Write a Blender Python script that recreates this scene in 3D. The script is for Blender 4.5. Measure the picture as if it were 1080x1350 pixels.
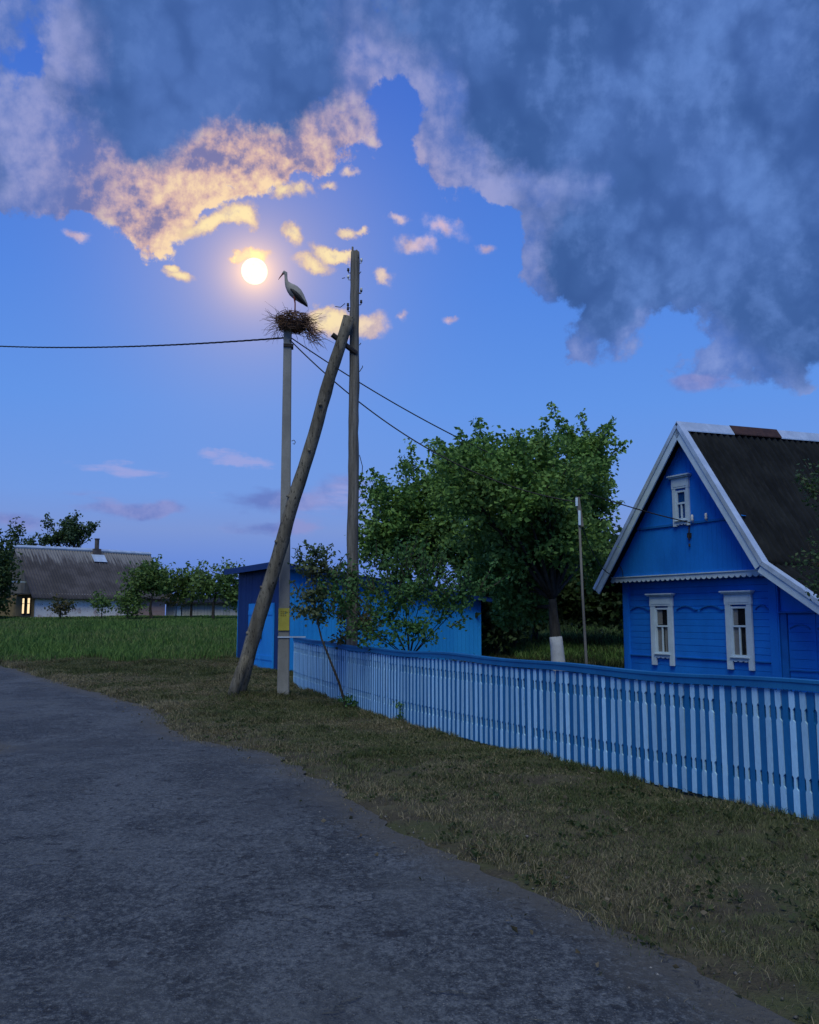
import bpy, bmesh, math, random
import numpy as np
from mathutils import Vector, Matrix

for o in list(bpy.data.objects):
    bpy.data.objects.remove(o)
SC = bpy.context.scene
COL = SC.collection
rnd = random.Random(7)
R = math.radians

# ---------------------------------------------------------------- camera
F, CX, CY, HOR, EYE = 1150.0, 540.0, 675.0, 812.0, 1.65
PITCH = math.atan((HOR - CY) / F)
cam = bpy.data.cameras.new('camera')
cam.sensor_fit = 'HORIZONTAL'; cam.sensor_width = 36.0
cam.lens = 36.0 * F / 1080.0
cam.clip_start = 0.05; cam.clip_end = 9000
co = bpy.data.objects.new('camera', cam); COL.objects.link(co)
co.location = (0, 0, EYE); co.rotation_euler = (math.pi / 2 + PITCH, 0, 0)
SC.camera = co

def ray(x, y):
    """world direction seen at a point of the photograph"""
    a = (x - CX) / F; b = (CY - y) / F
    return Vector((a, math.cos(PITCH) - b * math.sin(PITCH), math.sin(PITCH) + b * math.cos(PITCH)))
def at(x, y, Y):
    d = ray(x, y); k = Y / d.y
    return Vector((d.x * k, Y, EYE + d.z * k))

# ---------------------------------------------------------------- light and sky
SC.view_settings.view_transform = 'Standard'; SC.view_settings.look = 'None'
SC.view_settings.exposure = 0.0; SC.view_settings.gamma = 1.0
SC.view_settings.use_curve_mapping = False

SUN_EL, SUN_AZ = R(56.0), R(190.0)          # afterglow behind the camera, high and soft
sun = bpy.data.lights.new('sun', 'SUN'); sun.energy = 1.85; sun.angle = R(38); sun.color = (0.97, 1.0, 0.76)
so = bpy.data.objects.new('sun', sun); COL.objects.link(so)
sd = Vector((math.sin(SUN_AZ) * math.cos(SUN_EL), math.cos(SUN_AZ) * math.cos(SUN_EL), math.sin(SUN_EL)))
so.rotation_euler = sd.to_track_quat('Z', 'Y').to_euler()
so.location = (0, -30, 20)

world = bpy.data.worlds.new('World'); SC.world = world; world.use_nodes = True
world.cycles.sampling_method = 'MANUAL'; world.cycles.sample_map_resolution = 256
WT = world.node_tree; WT.nodes.clear()

class NT:
    """tiny helper for building node graphs"""
    def __init__(s, tree): s.t = tree
    def n(s, typ, **kw):
        nd = s.t.nodes.new(typ)
        for k, v in kw.items(): setattr(nd, k, v)
        return nd
    def put(s, sock, v):
        if hasattr(v, 'links') or isinstance(v, bpy.types.NodeSocket): s.t.links.new(v, sock)
        else: sock.default_value = v
    def math(s, op, a, b=None, c=None, clamp=False):
        nd = s.n('ShaderNodeMath', operation=op, use_clamp=clamp)
        for i, v in enumerate((a, b, c)):
            if v is not None: s.put(nd.inputs[i], v)
        return nd.outputs[0]
    def vmath(s, op, a, b=None, scale=None):
        nd = s.n('ShaderNodeVectorMath', operation=op)
        s.put(nd.inputs[0], a)
        if b is not None: s.put(nd.inputs[1], b)
        if scale is not None: s.put(nd.inputs['Scale'], scale)
        return nd.outputs['Value'] if op in ('LENGTH', 'DOT_PRODUCT', 'DISTANCE') else nd.outputs[0]
    def noise(s, vec, scale, detail=4, rough=0.55, dim='3D', color=False, lac=2.0, dist=0.0):
        nd = s.n('ShaderNodeTexNoise', noise_dimensions=dim)
        if vec is not None: s.put(nd.inputs['Vector'], vec)
        nd.inputs['Scale'].default_value = scale; nd.inputs['Detail'].default_value = detail
        nd.inputs['Roughness'].default_value = rough; nd.inputs['Lacunarity'].default_value = lac
        nd.inputs['Distortion'].default_value = dist
        return nd.outputs['Color'] if color else nd.outputs[0]
    def ss(s, v, a, b, lo=0.0, hi=1.0):
        nd = s.n('ShaderNodeMapRange', interpolation_type='SMOOTHSTEP')
        s.put(nd.inputs[0], v)
        for i, x in enumerate((a, b, lo, hi)): nd.inputs[i + 1].default_value = x
        return nd.outputs[0]
    def lin(s, v, a, b, lo=0.0, hi=1.0):
        nd = s.n('ShaderNodeMapRange')
        s.put(nd.inputs[0], v)
        for i, x in enumerate((a, b, lo, hi)): nd.inputs[i + 1].default_value = x
        return nd.outputs[0]
    def mix(s, f, a, b, blend='MIX'):
        nd = s.n('ShaderNodeMix', data_type='RGBA', blend_type=blend)
        s.put(nd.inputs[0], f)
        for sock, v in ((nd.inputs[6], a), (nd.inputs[7], b)):
            if isinstance(v, (tuple, list)): v = tuple(v) + ((1.0,) if len(v) == 3 else ())
            s.put(sock, v)
        return nd.outputs[2]
    def ramp(s, v, stops):
        nd = s.n('ShaderNodeValToRGB'); cr = nd.color_ramp
        while len(cr.elements) < len(stops): cr.elements.new(0.5)
        for e, (p, c) in zip(cr.elements, stops): e.position = p; e.color = tuple(c) + (1.0,)
        s.put(nd.inputs[0], v); return nd.outputs[0]

def lin3(r, g, b):
    f = lambda c: (c / 255 / 12.92) if c <= 10 else ((c / 255 + 0.055) / 1.055) ** 2.4
    return (f(r), f(g), f(b))

MOON_PX = (335.5, 357.5)

def build_sky():
    k = NT(WT)
    tc = k.n('ShaderNodeTexCoord').outputs['Generated']
    sep = k.n('ShaderNodeSeparateXYZ'); WT.links.new(tc, sep.inputs[0])
    az = k.math('ARCTAN2', sep.outputs[0], sep.outputs[1])
    el = k.math('ARCSINE', sep.outputs[2])
    cmb = k.n('ShaderNodeCombineXYZ')
    WT.links.new(k.math('MULTIPLY', az, F), cmb.inputs[0]); WT.links.new(k.math('MULTIPLY', el, F), cmb.inputs[1])
    uv = cmb.outputs[0]
    def S(px, py):
        d = ray(px, py).normalized()
        return math.atan2(d.x, d.y) * F, math.asin(d.z) * F
    def warp(vec, scale, amp, detail, seed, rough=0.55):
        off = k.vmath('ADD', uv, (seed * 913.0, seed * 377.0, seed * 11.0))
        c = k.noise(off, scale, detail, rough, color=True)
        c = k.vmath('SUBTRACT', c, (0.5, 0.5, 0.5))
        c = k.vmath('MULTIPLY', c, (amp, amp, 0))
        return k.vmath('ADD', vec, c)
    wA = warp(uv, 1 / 120.0, 120, 7, 1, 0.66)         # broad ragged outlines
    wB = warp(uv, 1 / 42.0, 38, 5, 2, 0.65)           # small puffs
    wC = warp(k.vmath('MULTIPLY', uv, (1, 1, 1)), 1 / 90.0, 40, 4, 3, 0.55)
    def blobs(vec, lst):
        acc = None
        for b in lst:
            px, py, rx, ry = b[:4]; rot = b[4] if len(b) > 4 else 0; w = b[5] if len(b) > 5 else 1.0
            u, v = S(px, py)
            mp = k.n('ShaderNodeMapping', vector_type='TEXTURE')
            WT.links.new(vec, mp.inputs['Vector'])
            mp.inputs['Location'].default_value = (u, v, 0)
            mp.inputs['Rotation'].default_value = (0, 0, R(-rot))
            mp.inputs['Scale'].default_value = (rx, ry, 1)
            g = k.n('ShaderNodeTexGradient', gradient_type='SPHERICAL')
            WT.links.new(mp.outputs[0], g.inputs[0])
            acc = k.math('MULTIPLY', g.outputs[1], w) if acc is None else k.math('MULTIPLY_ADD', g.outputs[1], w, acc)
        return acc
    dark = blobs(wA, SKY_DARK)
    lite = blobs(wA, SKY_LITE)
    hole = blobs(wA, SKY_HOLE)
    puff = blobs(wB, SKY_PUFF)
    low = blobs(wC, SKY_LOW)
    n_mid = k.noise(k.vmath('ADD', uv, (71.0, 533.0, 0.0)), 1 / 95.0, 7, 0.62)
    n_fine = k.noise(k.vmath('ADD', uv, (971.0, 33.0, 0.0)), 1 / 26.0, 5, 0.6)
    n_big = k.noise(k.vmath('ADD', uv, (171.0, 933.0, 0.0)), 1 / 230.0, 3, 0.5)

    # clear sky: the Nishita sky after sunset, with the dusk's own blue over it
    nis = k.n('ShaderNodeTexSky', sky_type='NISHITA'); nis.sun_disc = False
    nis.sun_elevation = SUN_EL; nis.sun_rotation = SUN_AZ
    nis.ozone_density = 3.0; nis.dust_density = 0.6; nis.air_density = 1.0
    nis_c = k.mix(1.0, nis.outputs[0], (0.050, 0.055, 0.080), 'MULTIPLY')
    elr = k.lin(el, -0.02, 0.75)
    dusk = k.ramp(elr, [(0.0, lin3(92, 112, 178)), (0.03, lin3(94, 126, 204)), (0.10, lin3(98, 136, 220)), (0.15, lin3(122, 150, 216)),
                        (0.20, lin3(114, 156, 230)), (0.33, lin3(98, 152, 236)), (0.5, lin3(82, 138, 232)), (0.75, lin3(66, 116, 216)), (1.0, lin3(54, 98, 190))])
    base = k.mix(0.90, nis_c, dusk)

    # moon aureole: thin air and cloud glowing round the moon
    md = ray(*MOON_PX).normalized()
    cosm = k.vmath('DOT_PRODUCT', tc, tuple(md))
    ang = k.math('MULTIPLY', k.math('ARCCOSINE', k.math('MINIMUM', cosm, 1.0)), F)
    near = k.math('EXPONENT', k.math('DIVIDE', ang, -80.0))
    mid = k.math('EXPONENT', k.math('MULTIPLY', k.math('POWER', k.math('DIVIDE', ang, 150.0), 2.0), -1.0))
    far = k.math('EXPONENT', k.math('MULTIPLY', k.math('POWER', k.math('DIVIDE', ang, 300.0), 2.0), -1.0))
    core = k.math('EXPONENT', k.math('DIVIDE', ang, -21.0))
    base = k.mix(k.math('MULTIPLY', mid, 0.32), base, lin3(176, 176, 214))
    base = k.mix(k.math('MULTIPLY', near, 0.34), base, lin3(236, 196, 150))

    # cloud masses
    fb = k.math('MULTIPLY', k.math('SUBTRACT', n_mid, 0.5), 2.1)
    ff = k.math('MULTIPLY', k.math('SUBTRACT', n_fine, 0.5), 0.55)
    # relief: the side of each billow that faces the moon is the brighter one
    mu, mv = S(*MOON_PX)
    tom = k.vmath('SCALE', k.vmath('NORMALIZE', k.vmath('SUBTRACT', (mu, mv, 0.0), uv)), scale=11.0)
    n_off = k.noise(k.vmath('ADD', k.vmath('ADD', uv, (71.0, 533.0, 0.0)), tom), 1 / 95.0, 6, 0.62)
    rel = k.math('MULTIPLY', k.math('SUBTRACT', n_mid, n_off), 7.0)          # about -0.6 .. 0.6
    def lumps(scale, amp, seed):                                             # cauliflower heads
        v = warp(k.vmath('ADD', uv, (seed * 57.0, seed * 31.0, 0.0)), scale * 1.3, 0.9 / scale * amp, 4, seed, 0.6)
        vo = k.n('ShaderNodeTexVoronoi', feature='SMOOTH_F1', voronoi_dimensions='2D'); k.put(vo.inputs['Vector'], v)
        vo.inputs['Scale'].default_value = scale; vo.inputs['Smoothness'].default_value = 0.35
        return k.math('SUBTRACT', 0.46, vo.outputs['Distance'])
    l1 = lumps(1 / 78.0, 0.9, 7); l2 = lumps(1 / 30.0, 0.8, 8)
    lump = k.math('ADD', k.math('MULTIPLY', l1, 0.62), k.math('MULTIPLY', l2, 0.34))
    tot = k.math('SUBTRACT', k.math('ADD', dark, lite), hole)
    edge = k.math('ADD', k.math('ADD', k.math('MULTIPLY', fb, 0.72), ff), k.math('MULTIPLY', lump, 1.1))
    den = k.math('ADD', tot, k.math('MULTIPLY', k.ss(k.math('ADD', dark, lite), 0.0, 0.2), edge))
    a_big = k.ss(den, 0.17, 0.52)
    n_soft = k.noise(k.vmath('ADD', uv, (411.0, 77.0, 0.0)), 1 / 110.0, 5, 0.52, dist=0.6)
    thick = k.ss(k.math('ADD', k.math('SUBTRACT', dark, k.math('MULTIPLY', lite, 0.80)), k.math('ADD', k.math('ADD', k.math('MULTIPLY', fb, 0.36), k.math('MULTIPLY', lump, -0.35)), k.math('MULTIPLY', k.math('SUBTRACT', n_soft, 0.5), 0.8))), -0.05, 0.72)
    t1 = k.math('ADD', k.math('ADD', n_mid, k.math('MULTIPLY', rel, 0.22)), k.math('ADD', k.math('MULTIPLY', ff, 0.18), k.math('MULTIPLY', lump, 0.14)))
    t2 = k.math('ADD', k.math('ADD', k.math('MULTIPLY', n_soft, 0.62), k.math('MULTIPLY', t1, 0.38)), k.math('MULTIPLY', lump, 0.22))
    thin_far = k.mix(k.ss(t2, 0.36, 0.70), lin3(80, 116, 192), lin3(128, 152, 214))
    thin_mid = k.mix(k.ss(t2, 0.36, 0.72), lin3(92, 114, 178), lin3(186, 170, 198))
    rim = k.ss(den, 1.15, 0.30)                                                # thin parts and rims let the moonlight through
    t3 = k.math('ADD', k.math('MULTIPLY', t1, 0.62), k.math('ADD', k.math('MULTIPLY', rim, 0.12), k.math('ADD', k.math('MULTIPLY', rel, 0.10), k.lin(ang, 300.0, 80.0, 0.0, 0.30))))
    thin_near = k.mix(k.ss(t3, 0.36, 0.62), lin3(124, 122, 168), lin3(214, 178, 172))
    thin_near = k.mix(k.ss(t3, 0.54, 0.80), thin_near, lin3(252, 220, 178))
    thin = k.mix(far, thin_far, thin_mid)
    thin = k.mix(k.ss(ang, 290.0, 110.0), thin, thin_near)
    slate = k.mix(k.ss(n_big, 0.36, 0.66), lin3(60, 94, 154), lin3(76, 110, 176))
    slate = k.mix(k.math('MULTIPLY', k.ss(k.math('ADD', k.math('MULTIPLY', n_big, 0.5), k.math('MULTIPLY', t2, 0.5)), 0.44, 0.70), k.ss(ang, 240.0, 480.0, 0.25, 0.9)), slate, lin3(100, 138, 206))
    slate = k.mix(k.ss(lump, 0.02, -0.30, 0.0, 0.50), slate, lin3(50, 82, 142))
    slate = k.mix(k.ss(k.math('ADD', lump, k.math('MULTIPLY', rel, 0.25)), 0.02, 0.42, 0.0, 0.30), slate, lin3(98, 132, 198))
    cloud = k.mix(thick, thin, slate)
    c1 = k.mix(k.math('MULTIPLY', a_big, 0.97), base, cloud)

    # low grey-mauve bars and thin streaks above the horizon
    lw = k.math('ADD', low, k.math('MULTIPLY', k.math('SUBTRACT', k.noise(k.vmath('MULTIPLY', uv, (0.30, 1.3, 1)), 1 / 34.0, 5, 0.6), 0.5), 1.7))
    c1 = k.mix(k.math('MULTIPLY', k.ss(lw, 0.12, 0.9, 0.0, 0.8), k.ss(low, 0.0, 0.2)), c1, k.mix(k.ss(n_mid, .4, .6), lin3(100, 120, 190), lin3(142, 148, 206)))
    strk = blobs(warp(uv, 1 / 40.0, 26, 4, 5), SKY_STREAK)
    sn = k.noise(k.vmath('MULTIPLY', uv, (0.28, 1.3, 1)), 1 / 16.0, 4, 0.6)
    c1 = k.mix(k.math('MULTIPLY', k.ss(strk, 0.0, 0.2), k.ss(k.math('ADD', strk, k.math('MULTIPLY', k.math('SUBTRACT', sn, 0.5), 2.6)), 0.1, 1.1, 0, 0.75)), c1, lin3(160, 166, 222))

    # small bright puffs round the moon
    pd = k.math('ADD', puff, k.math('MULTIPLY', k.ss(puff, 0.0, 0.25), k.math('ADD', k.math('MULTIPLY', fb, 0.55), k.math('MULTIPLY', ff, 1.7))))
    a_p = k.ss(pd, 0.06, 0.58)
    p_near = k.mix(k.ss(pd, 0.20, 0.95), lin3(214, 184, 170), lin3(255, 232, 178))
    p_far = k.mix(k.ss(pd, 0.20, 0.9), lin3(150, 160, 220), lin3(216, 188, 206))
    pc = k.mix(k.ss(ang, 235.0, 95.0), p_far, p_near)
    pc = k.mix(k.ss(k.math('SUBTRACT', n_fine, k.math('MULTIPLY', rel, 0.25)), 0.44, 0.74, 0.0, 0.55), pc, lin3(160, 146, 178))
    c1 = k.mix(k.math('MULTIPLY', a_p, 0.95), c1, pc)
    glow = k.mix(1.0, (1.7, 0.92, 0.10), core, 'MULTIPLY')
    c1 = k.mix(0.95, c1, glow, 'ADD')
    bg = k.n('ShaderNodeBackground'); WT.links.new(c1, bg.inputs[0]); bg.inputs[1].default_value = 1.0
    out = k.n('ShaderNodeOutputWorld'); WT.links.new(bg.outputs[0], out.inputs[0])

# cloud lumps as they stood that evening: photo position, radii, tilt, weight
SKY_DARK = [(245, 50, 250, 170), (310, 130, 190, 140), (180, 200, 110, 80, 20, .7), (10, 215, 80, 60, 0, 1.1), (120, 120, 90, 60, 0, .5), (410, 20, 150, 100),
            (800, 80, 300, 180), (960, 160, 320, 260), (690, 130, 140, 120), (900, 290, 200, 120), (1010, 320, 220, 190), (755, 345, 125, 95, 20),
            (815, 415, 85, 75, 0, .9), (1020, 450, 110, 80, 0, .7), (600, 20, 150, 90, 0, .8), (1100, 60, 250, 250)]
SKY_LITE = [(60, 180, 170, 110, 10, .8), (110, 245, 160, 60, 0, .6), (235, 255, 170, 62, -35, 1.0), (180, 315, 110, 48, 15, .95), (310, 215, 130, 62, 10, 1.0), (430, 190, 130, 44, -14, 1.0), (480, 130, 60, 40, 30, .6),
            (480, 75, 120, 70, 35, .8), (585, 150, 75, 120, 10, .85), (640, 225, 110, 60, 10, .8), (745, 225, 120, 80, 25, .8), (700, 345, 60, 60, -15, .6),
            (940, 450, 120, 70, 20, .7), (760, 290, 90, 60, 0, .55), (860, 440, 100, 40, -30, .35), (30, 20, 110, 90, 0, .55), (790, 60, 120, 50, 0, .35)]
SKY_HOLE = [(508, 135, 78, 52, 10, 1.3), (470, 200, 40, 22, -20, .5), (120, 300, 40, 18, 0, .6), (370, 225, 24, 10, -10, .7), (250, 225, 22, 12, 0, .5), (410, 300, 170, 70, 0, .9), (545, 230, 45, 60, 0, .8), (45, 75, 50, 50, 0, .8), (600, 335, 120, 90, 0, .9), (120, 390, 220, 90, 0, .9), (885, 435, 85, 60, 0, 1.4), (630, 320, 70, 50, 0, .9), (650, 440, 110, 80, 0, .9), (300, 240, 26, 14, 0, .9), (180, 295, 26, 22, 0, .7)]
SKY_PUFF = [(300, 283, 46, 18, -20), (325, 290, 26, 15, 0), (265, 300, 40, 15, -25, .9), (238, 364, 27, 11, 15), (230, 350, 13, 7), (387, 305, 17, 22, -35), (412, 348, 40, 16, 5), (432, 334, 36, 12, 15), (450, 338, 22, 10),
            (395, 248, 25, 14, 10, .9), (372, 255, 18, 12, 0, .8), (432, 243, 20, 10, 0, .8), (462, 226, 18, 10, 0, .8), (460, 307, 19, 12, 0, .85), (546, 323, 40, 17, 5, .95), (585, 303, 50, 18, 18, .85), (522, 290, 22, 10, 0, .8), (640, 328, 20, 10, 0, .6),
            (505, 364, 26, 13, 18, .9), (450, 427, 58, 24, 8), (495, 428, 32, 22, 0, .8), (425, 418, 32, 16, 0, .8), (335, 336, 30, 10), (312, 338, 18, 8), (593, 423, 18, 9, 0, .7), (532, 414, 14, 8, 0, .6), (478, 303, 11, 8, 0, .8), (100, 310, 26, 9, 0, .7)]
SKY_LOW = [(350, 662, 70, 22), (420, 662, 90, 24, 0, .8), (170, 672, 90, 13), (205, 668, 40, 14), (20, 690, 60, 16), (110, 655, 50, 10, 0, .7), (360, 696, 90, 14, 0, .9), (395, 690, 50, 14, 0, .8), (930, 505, 60, 18, 0, .8), (450, 640, 60, 20, 0, .6), (915, 507, 30, 14)]
SKY_STREAK = [(155, 618, 75, 11, 4), (310, 606, 60, 13, 6), (330, 611, 50, 9), (275, 598, 26, 9), (278, 650, 20, 6, 0, .7), (445, 655, 80, 26, 0, .5)]
build_sky()

# ---------------------------------------------------------------- helpers
def tag(o, label=None, cat=None, group=None, kind=None):
    if label: o['label'] = label
    if cat: o['category'] = cat
    if group: o['group'] = group
    if kind: o['kind'] = kind
    return o

def empty(name, loc, label, cat, rz=0.0, group=None):
    o = bpy.data.objects.new(name, None); COL.objects.link(o)
    o.location = loc; o.rotation_euler = (0, 0, rz); o.empty_display_size = 0.2
    return tag(o, label, cat, group)

class MB:
    """collects shapes and links them as ONE mesh object"""
    def __init__(s): s.v = []; s.f = []; s.m = []
    def add(s, vs, fs, mi=0):
        b = len(s.v); s.v += [tuple(p) for p in vs]
        s.f += [tuple(i + b for i in f) for f in fs]; s.m += [mi] * len(fs)
    def box(s, lo, hi, mi=0):
        x0, y0, z0 = lo; x1, y1, z1 = hi
        s.add([(x0, y0, z0), (x1, y0, z0), (x1, y1, z0), (x0, y1, z0), (x0, y0, z1), (x1, y0, z1), (x1, y1, z1), (x0, y1, z1)],
              [(3, 2, 1, 0), (4, 5, 6, 7), (0, 1, 5, 4), (1, 2, 6, 5), (2, 3, 7, 6), (3, 0, 4, 7)], mi)
    def prism_y(s, pts, y0, y1, mi=0):
        """outline in x,z, thickness along y; the outline runs anticlockwise seen from -y"""
        n = len(pts)
        vs = [(x, y0, z) for x, z in pts] + [(x, y1, z) for x, z in pts]
        fs = [tuple(range(n)), tuple(range(2 * n - 1, n - 1, -1))]
        fs += [((i + 1) % n, i, i + n, (i + 1) % n + n) for i in range(n)]
        s.add(vs, fs, mi)
    def tube(s, pts, rad, seg=8, mi=0, cap=True, lump=0.0, seed=0):
        pts = [Vector(p) for p in pts]; n = len(pts)
        rad = rad if isinstance(rad, (list, tuple)) else [rad] * n
        rr = random.Random(seed)
        up = None; rings = []
        for i, p in enumerate(pts):
            t = (pts[min(i + 1, n - 1)] - pts[max(i - 1, 0)])
            if t.length < 1e-9: t = Vector((0, 0, 1))
            t.normalize()
            if up is None: up = Vector((1, 0, 0)) if abs(t.x) < 0.8 else Vector((0, 1, 0))
            a = (up - t * up.dot(t)).normalized(); b = t.cross(a); up = a
            ring = []
            for k in range(seg):
                th = 2 * math.pi * k / seg; r = rad[i] * (1 + lump * (rr.random() - .5))
                ring.append(p + a * math.cos(th) * r + b * math.sin(th) * r)
            rings.append(ring)
        vs = [v for r in rings for v in r]; fs = []
        for i in range(n - 1):
            for k in range(seg):
                k2 = (k + 1) % seg
                fs.append((i * seg + k, i * seg + k2, (i + 1) * seg + k2, (i + 1) * seg + k))
        if cap:
            fs.append(tuple(range(seg - 1, -1, -1))); fs.append(tuple((n - 1) * seg + k for k in range(seg)))
        s.add(vs, fs, mi)
    def build(s, name, mat, parent=None, smooth=False, bevel=0.0):
        me = bpy.data.meshes.new(name); me.from_pydata(s.v, [], s.f); me.update()
        mats = mat if isinstance(mat, (list, tuple)) else [mat]
        for m in mats: me.materials.append(m)
        if len(mats) > 1: me.polygons.foreach_set('material_index', s.m)
        if smooth: me.polygons.foreach_set('use_smooth', [True] * len(me.polygons))
        o = bpy.data.objects.new(name, me); COL.objects.link(o)
        if parent: o.parent = parent
        if bevel:
            b = o.modifiers.new('bevel', 'BEVEL'); b.width = bevel; b.segments = 2; b.limit_method = 'ANGLE'; b.angle_limit = R(40)
        return o

def np_mesh(name, V, faces, mat, parent=None, smooth=False):
    """V (n,3) and faces (m,k), all faces with k corners"""
    me = bpy.data.meshes.new(name); m, kk = faces.shape
    me.vertices.add(len(V)); me.vertices.foreach_set('co', V.astype(np.float32).ravel())
    me.loops.add(m * kk); me.loops.foreach_set('vertex_index', faces.astype(np.int32).ravel())
    me.polygons.add(m); me.polygons.foreach_set('loop_start', np.arange(0, m * kk, kk, dtype=np.int32))
    me.polygons.foreach_set('loop_total', np.full(m, kk, dtype=np.int32))
    if smooth: me.polygons.foreach_set('use_smooth', np.ones(m, dtype=bool))
    me.update(calc_edges=True); me.materials.append(mat)
    o = bpy.data.objects.new(name, me); COL.objects.link(o)
    if parent: o.parent = parent
    return o

# ---------------------------------------------------------------- materials
def new_mat(name):
    m = bpy.data.materials.new(name); m.use_nodes = True
    t = m.node_tree; t.nodes.clear(); k = NT(t)
    out = k.n('ShaderNodeOutputMaterial'); p = k.n('ShaderNodeBsdfPrincipled')
    t.links.new(p.outputs[0], out.inputs[0])
    return m, k, p, out

def bump(k, p, h, strength=0.4, dist=0.02):
    b = k.n('ShaderNodeBump'); b.inputs['Strength'].default_value = strength; b.inputs['Distance'].default_value = dist
    k.put(b.inputs['Height'], h); k.t.links.new(b.outputs[0], p.inputs['Normal'])

def wear_mat(name, c, c2, scale=3.0, rough=0.6, stretch=(1, 1, 1), chip=None, chip_amt=0.0, fine=60.0, bmp=0.25, spec=0.3, metal=0.0, lo=.35, hi=.68):
    """paint, wood, metal: two tones broken up by noise, with chips and fine grain"""
    m, k, p, _ = new_mat(name)
    oc = k.n('ShaderNodeTexCoord').outputs['Object']
    v = k.vmath('MULTIPLY', oc, stretch)
    n1 = k.noise(v, scale, 6, 0.6); n2 = k.noise(v, fine, 3, 0.6)
    col = k.mix(k.ss(n1, lo, hi), c, c2)
    col = k.mix(k.lin(n2, .3, .7, 0.0, 0.35), col, tuple(x * 0.6 for x in c))
    if chip:
        n3 = k.noise(v, scale * 5, 5, 0.7)
        col = k.mix(k.ss(n3, 0.72 - chip_amt, 0.78 - chip_amt), col, chip)
    k.put(p.inputs['Base Color'], col); p.inputs['Roughness'].default_value = rough
    p.inputs['Specular IOR Level'].default_value = spec; p.inputs['Metallic'].default_value = metal
    bump(k, p, k.math('ADD', n2, n1), bmp, 0.006)
    return m

def vary_by_object(m, amt):
    """each board its own tone"""
    k = NT(m.node_tree); p = [n for n in m.node_tree.nodes if n.type == 'BSDF_PRINCIPLED'][0]
    src = p.inputs['Base Color'].links[0].from_socket
    r = k.n('ShaderNodeObjectInfo').outputs['Random']
    k.put(p.inputs['Base Color'], k.mix(1.0, src, k.mix(r, (1 - amt,) * 3, (1.0, 1.0, 1.0)), 'MULTIPLY'))

def leaf_mat(name, c1, c2, c3, trans=0.35, rough=0.55):
    m, k, p, out = new_mat(name)
    g = k.n('ShaderNodeNewGeometry').outputs['Random Per Island']
    oc = k.n('ShaderNodeTexCoord').outputs['Object']
    n = k.noise(oc, 0.9, 3, 0.6)
    col = k.mix(g, c1, c2)
    col = k.mix(k.ss(n, 0.40, 0.70, 0, 0.8), col, c3)
    k.put(p.inputs['Base Color'], col); p.inputs['Roughness'].default_value = rough; p.inputs['Specular IOR Level'].default_value = 0.25
    tr = k.n('ShaderNodeBsdfTranslucent'); k.put(tr.inputs[0], k.mix(0.5, col, (0.10, 0.16, 0.02)))
    mx = k.n('ShaderNodeMixShader'); mx.inputs[0].default_value = trans
    k.t.links.new(p.outputs[0], mx.inputs[1]); k.t.links.new(tr.outputs[0], mx.inputs[2]); k.t.links.new(mx.outputs[0], out.inputs[0])
    return m

M = {}
M['blue_wall'] = wear_mat('blue_wall_paint', (0.0085, 0.1769, 0.6690), (0.0113, 0.2211, 0.7964), 1.6, 0.55, (1, 1, .5), chip=(0.02, 0.09, 0.26), chip_amt=0.02)
M['blue_trim'] = wear_mat('blue_trim_paint', (0.0080, 0.1243, 0.4483), (0.0112, 0.1727, 0.5706), 2.5, 0.5)
M['blue_fence'] = wear_mat('blue_fence_paint', (0.0071, 0.1165, 0.3141), (0.0097, 0.1509, 0.3839), 2.2, 0.6, (1, 1, .35), chip=(0.16, 0.18, 0.2), chip_amt=0.03)
M['pale_picket'] = wear_mat('pale_picket_paint', (0.3627, 0.6568, 0.9353), (0.4604, 0.7662, 1.0178), 4.0, 0.65, (1, 1, .3), chip=(0.22, 0.26, 0.30), chip_amt=0.06)
vary_by_object(M['pale_picket'], 0.30)
M['blue_shed'] = wear_mat('blue_shed_paint', (0.0141, 0.2612, 0.7475), (0.0224, 0.3300, 0.8625), 1.5, 0.6, (1, 1, .3), chip=(0.05, 0.2, 0.42), chip_amt=0.06)
M['navy_and_shade'] = wear_mat('navy_and_shade_paint', (0.0041, 0.0302, 0.1512), (0.0055, 0.0378, 0.1764), 2.0, 0.6)  # navy for the fascia; on the end wall it puts shade into the colour
M['white'] = wear_mat('old_white_paint', (0.4918, 0.6232, 0.7426), (0.5869, 0.7303, 0.8551), 5.0, 0.6, chip=(0.40, 0.40, 0.40), chip_amt=0.03)
M['galv'] = wear_mat('galvanised_sheet', (0.5000, 0.5940, 0.6960), (0.6800, 0.7920, 0.9120), 3.0, 0.38, metal=0.35, spec=0.5)
M['rust'] = wear_mat('rusty_sheet', (0.0413, 0.0192, 0.0143), (0.0715, 0.0330, 0.0228), 5.0, 0.7, chip=(0.25, 0.22, 0.2), chip_amt=0.06)
M['old_wood'] = wear_mat('weathered_pole_wood', (0.0978, 0.0897, 0.0782), (0.2127, 0.1955, 0.1725), 2.2, 0.85, (9, 9, .55), chip=(0.03, 0.026, 0.022), chip_amt=0.10, fine=25, bmp=0.9)
M['strut_wood'] = wear_mat('weathered_strut_wood', (0.1063, 0.0936, 0.0713), (0.2500, 0.2220, 0.1725), 1.3, 0.88, (5, 5, 1.2), chip=(0.025, 0.022, 0.018), chip_amt=0.16, fine=22, bmp=0.9)
M['concrete'] = wear_mat('pole_concrete', (0.20, 0.20, 0.195), (0.30, 0.30, 0.29), 3.0, 0.9, (1, 1, .4), chip=(0.12, 0.12, 0.115), chip_amt=0.05, fine=90, bmp=0.5)
M['yellow'] = wear_mat('yellow_plate_paint', (0.40, 0.36, 0.060), (0.50, 0.46, 0.085), 6.0, 0.6)
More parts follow.
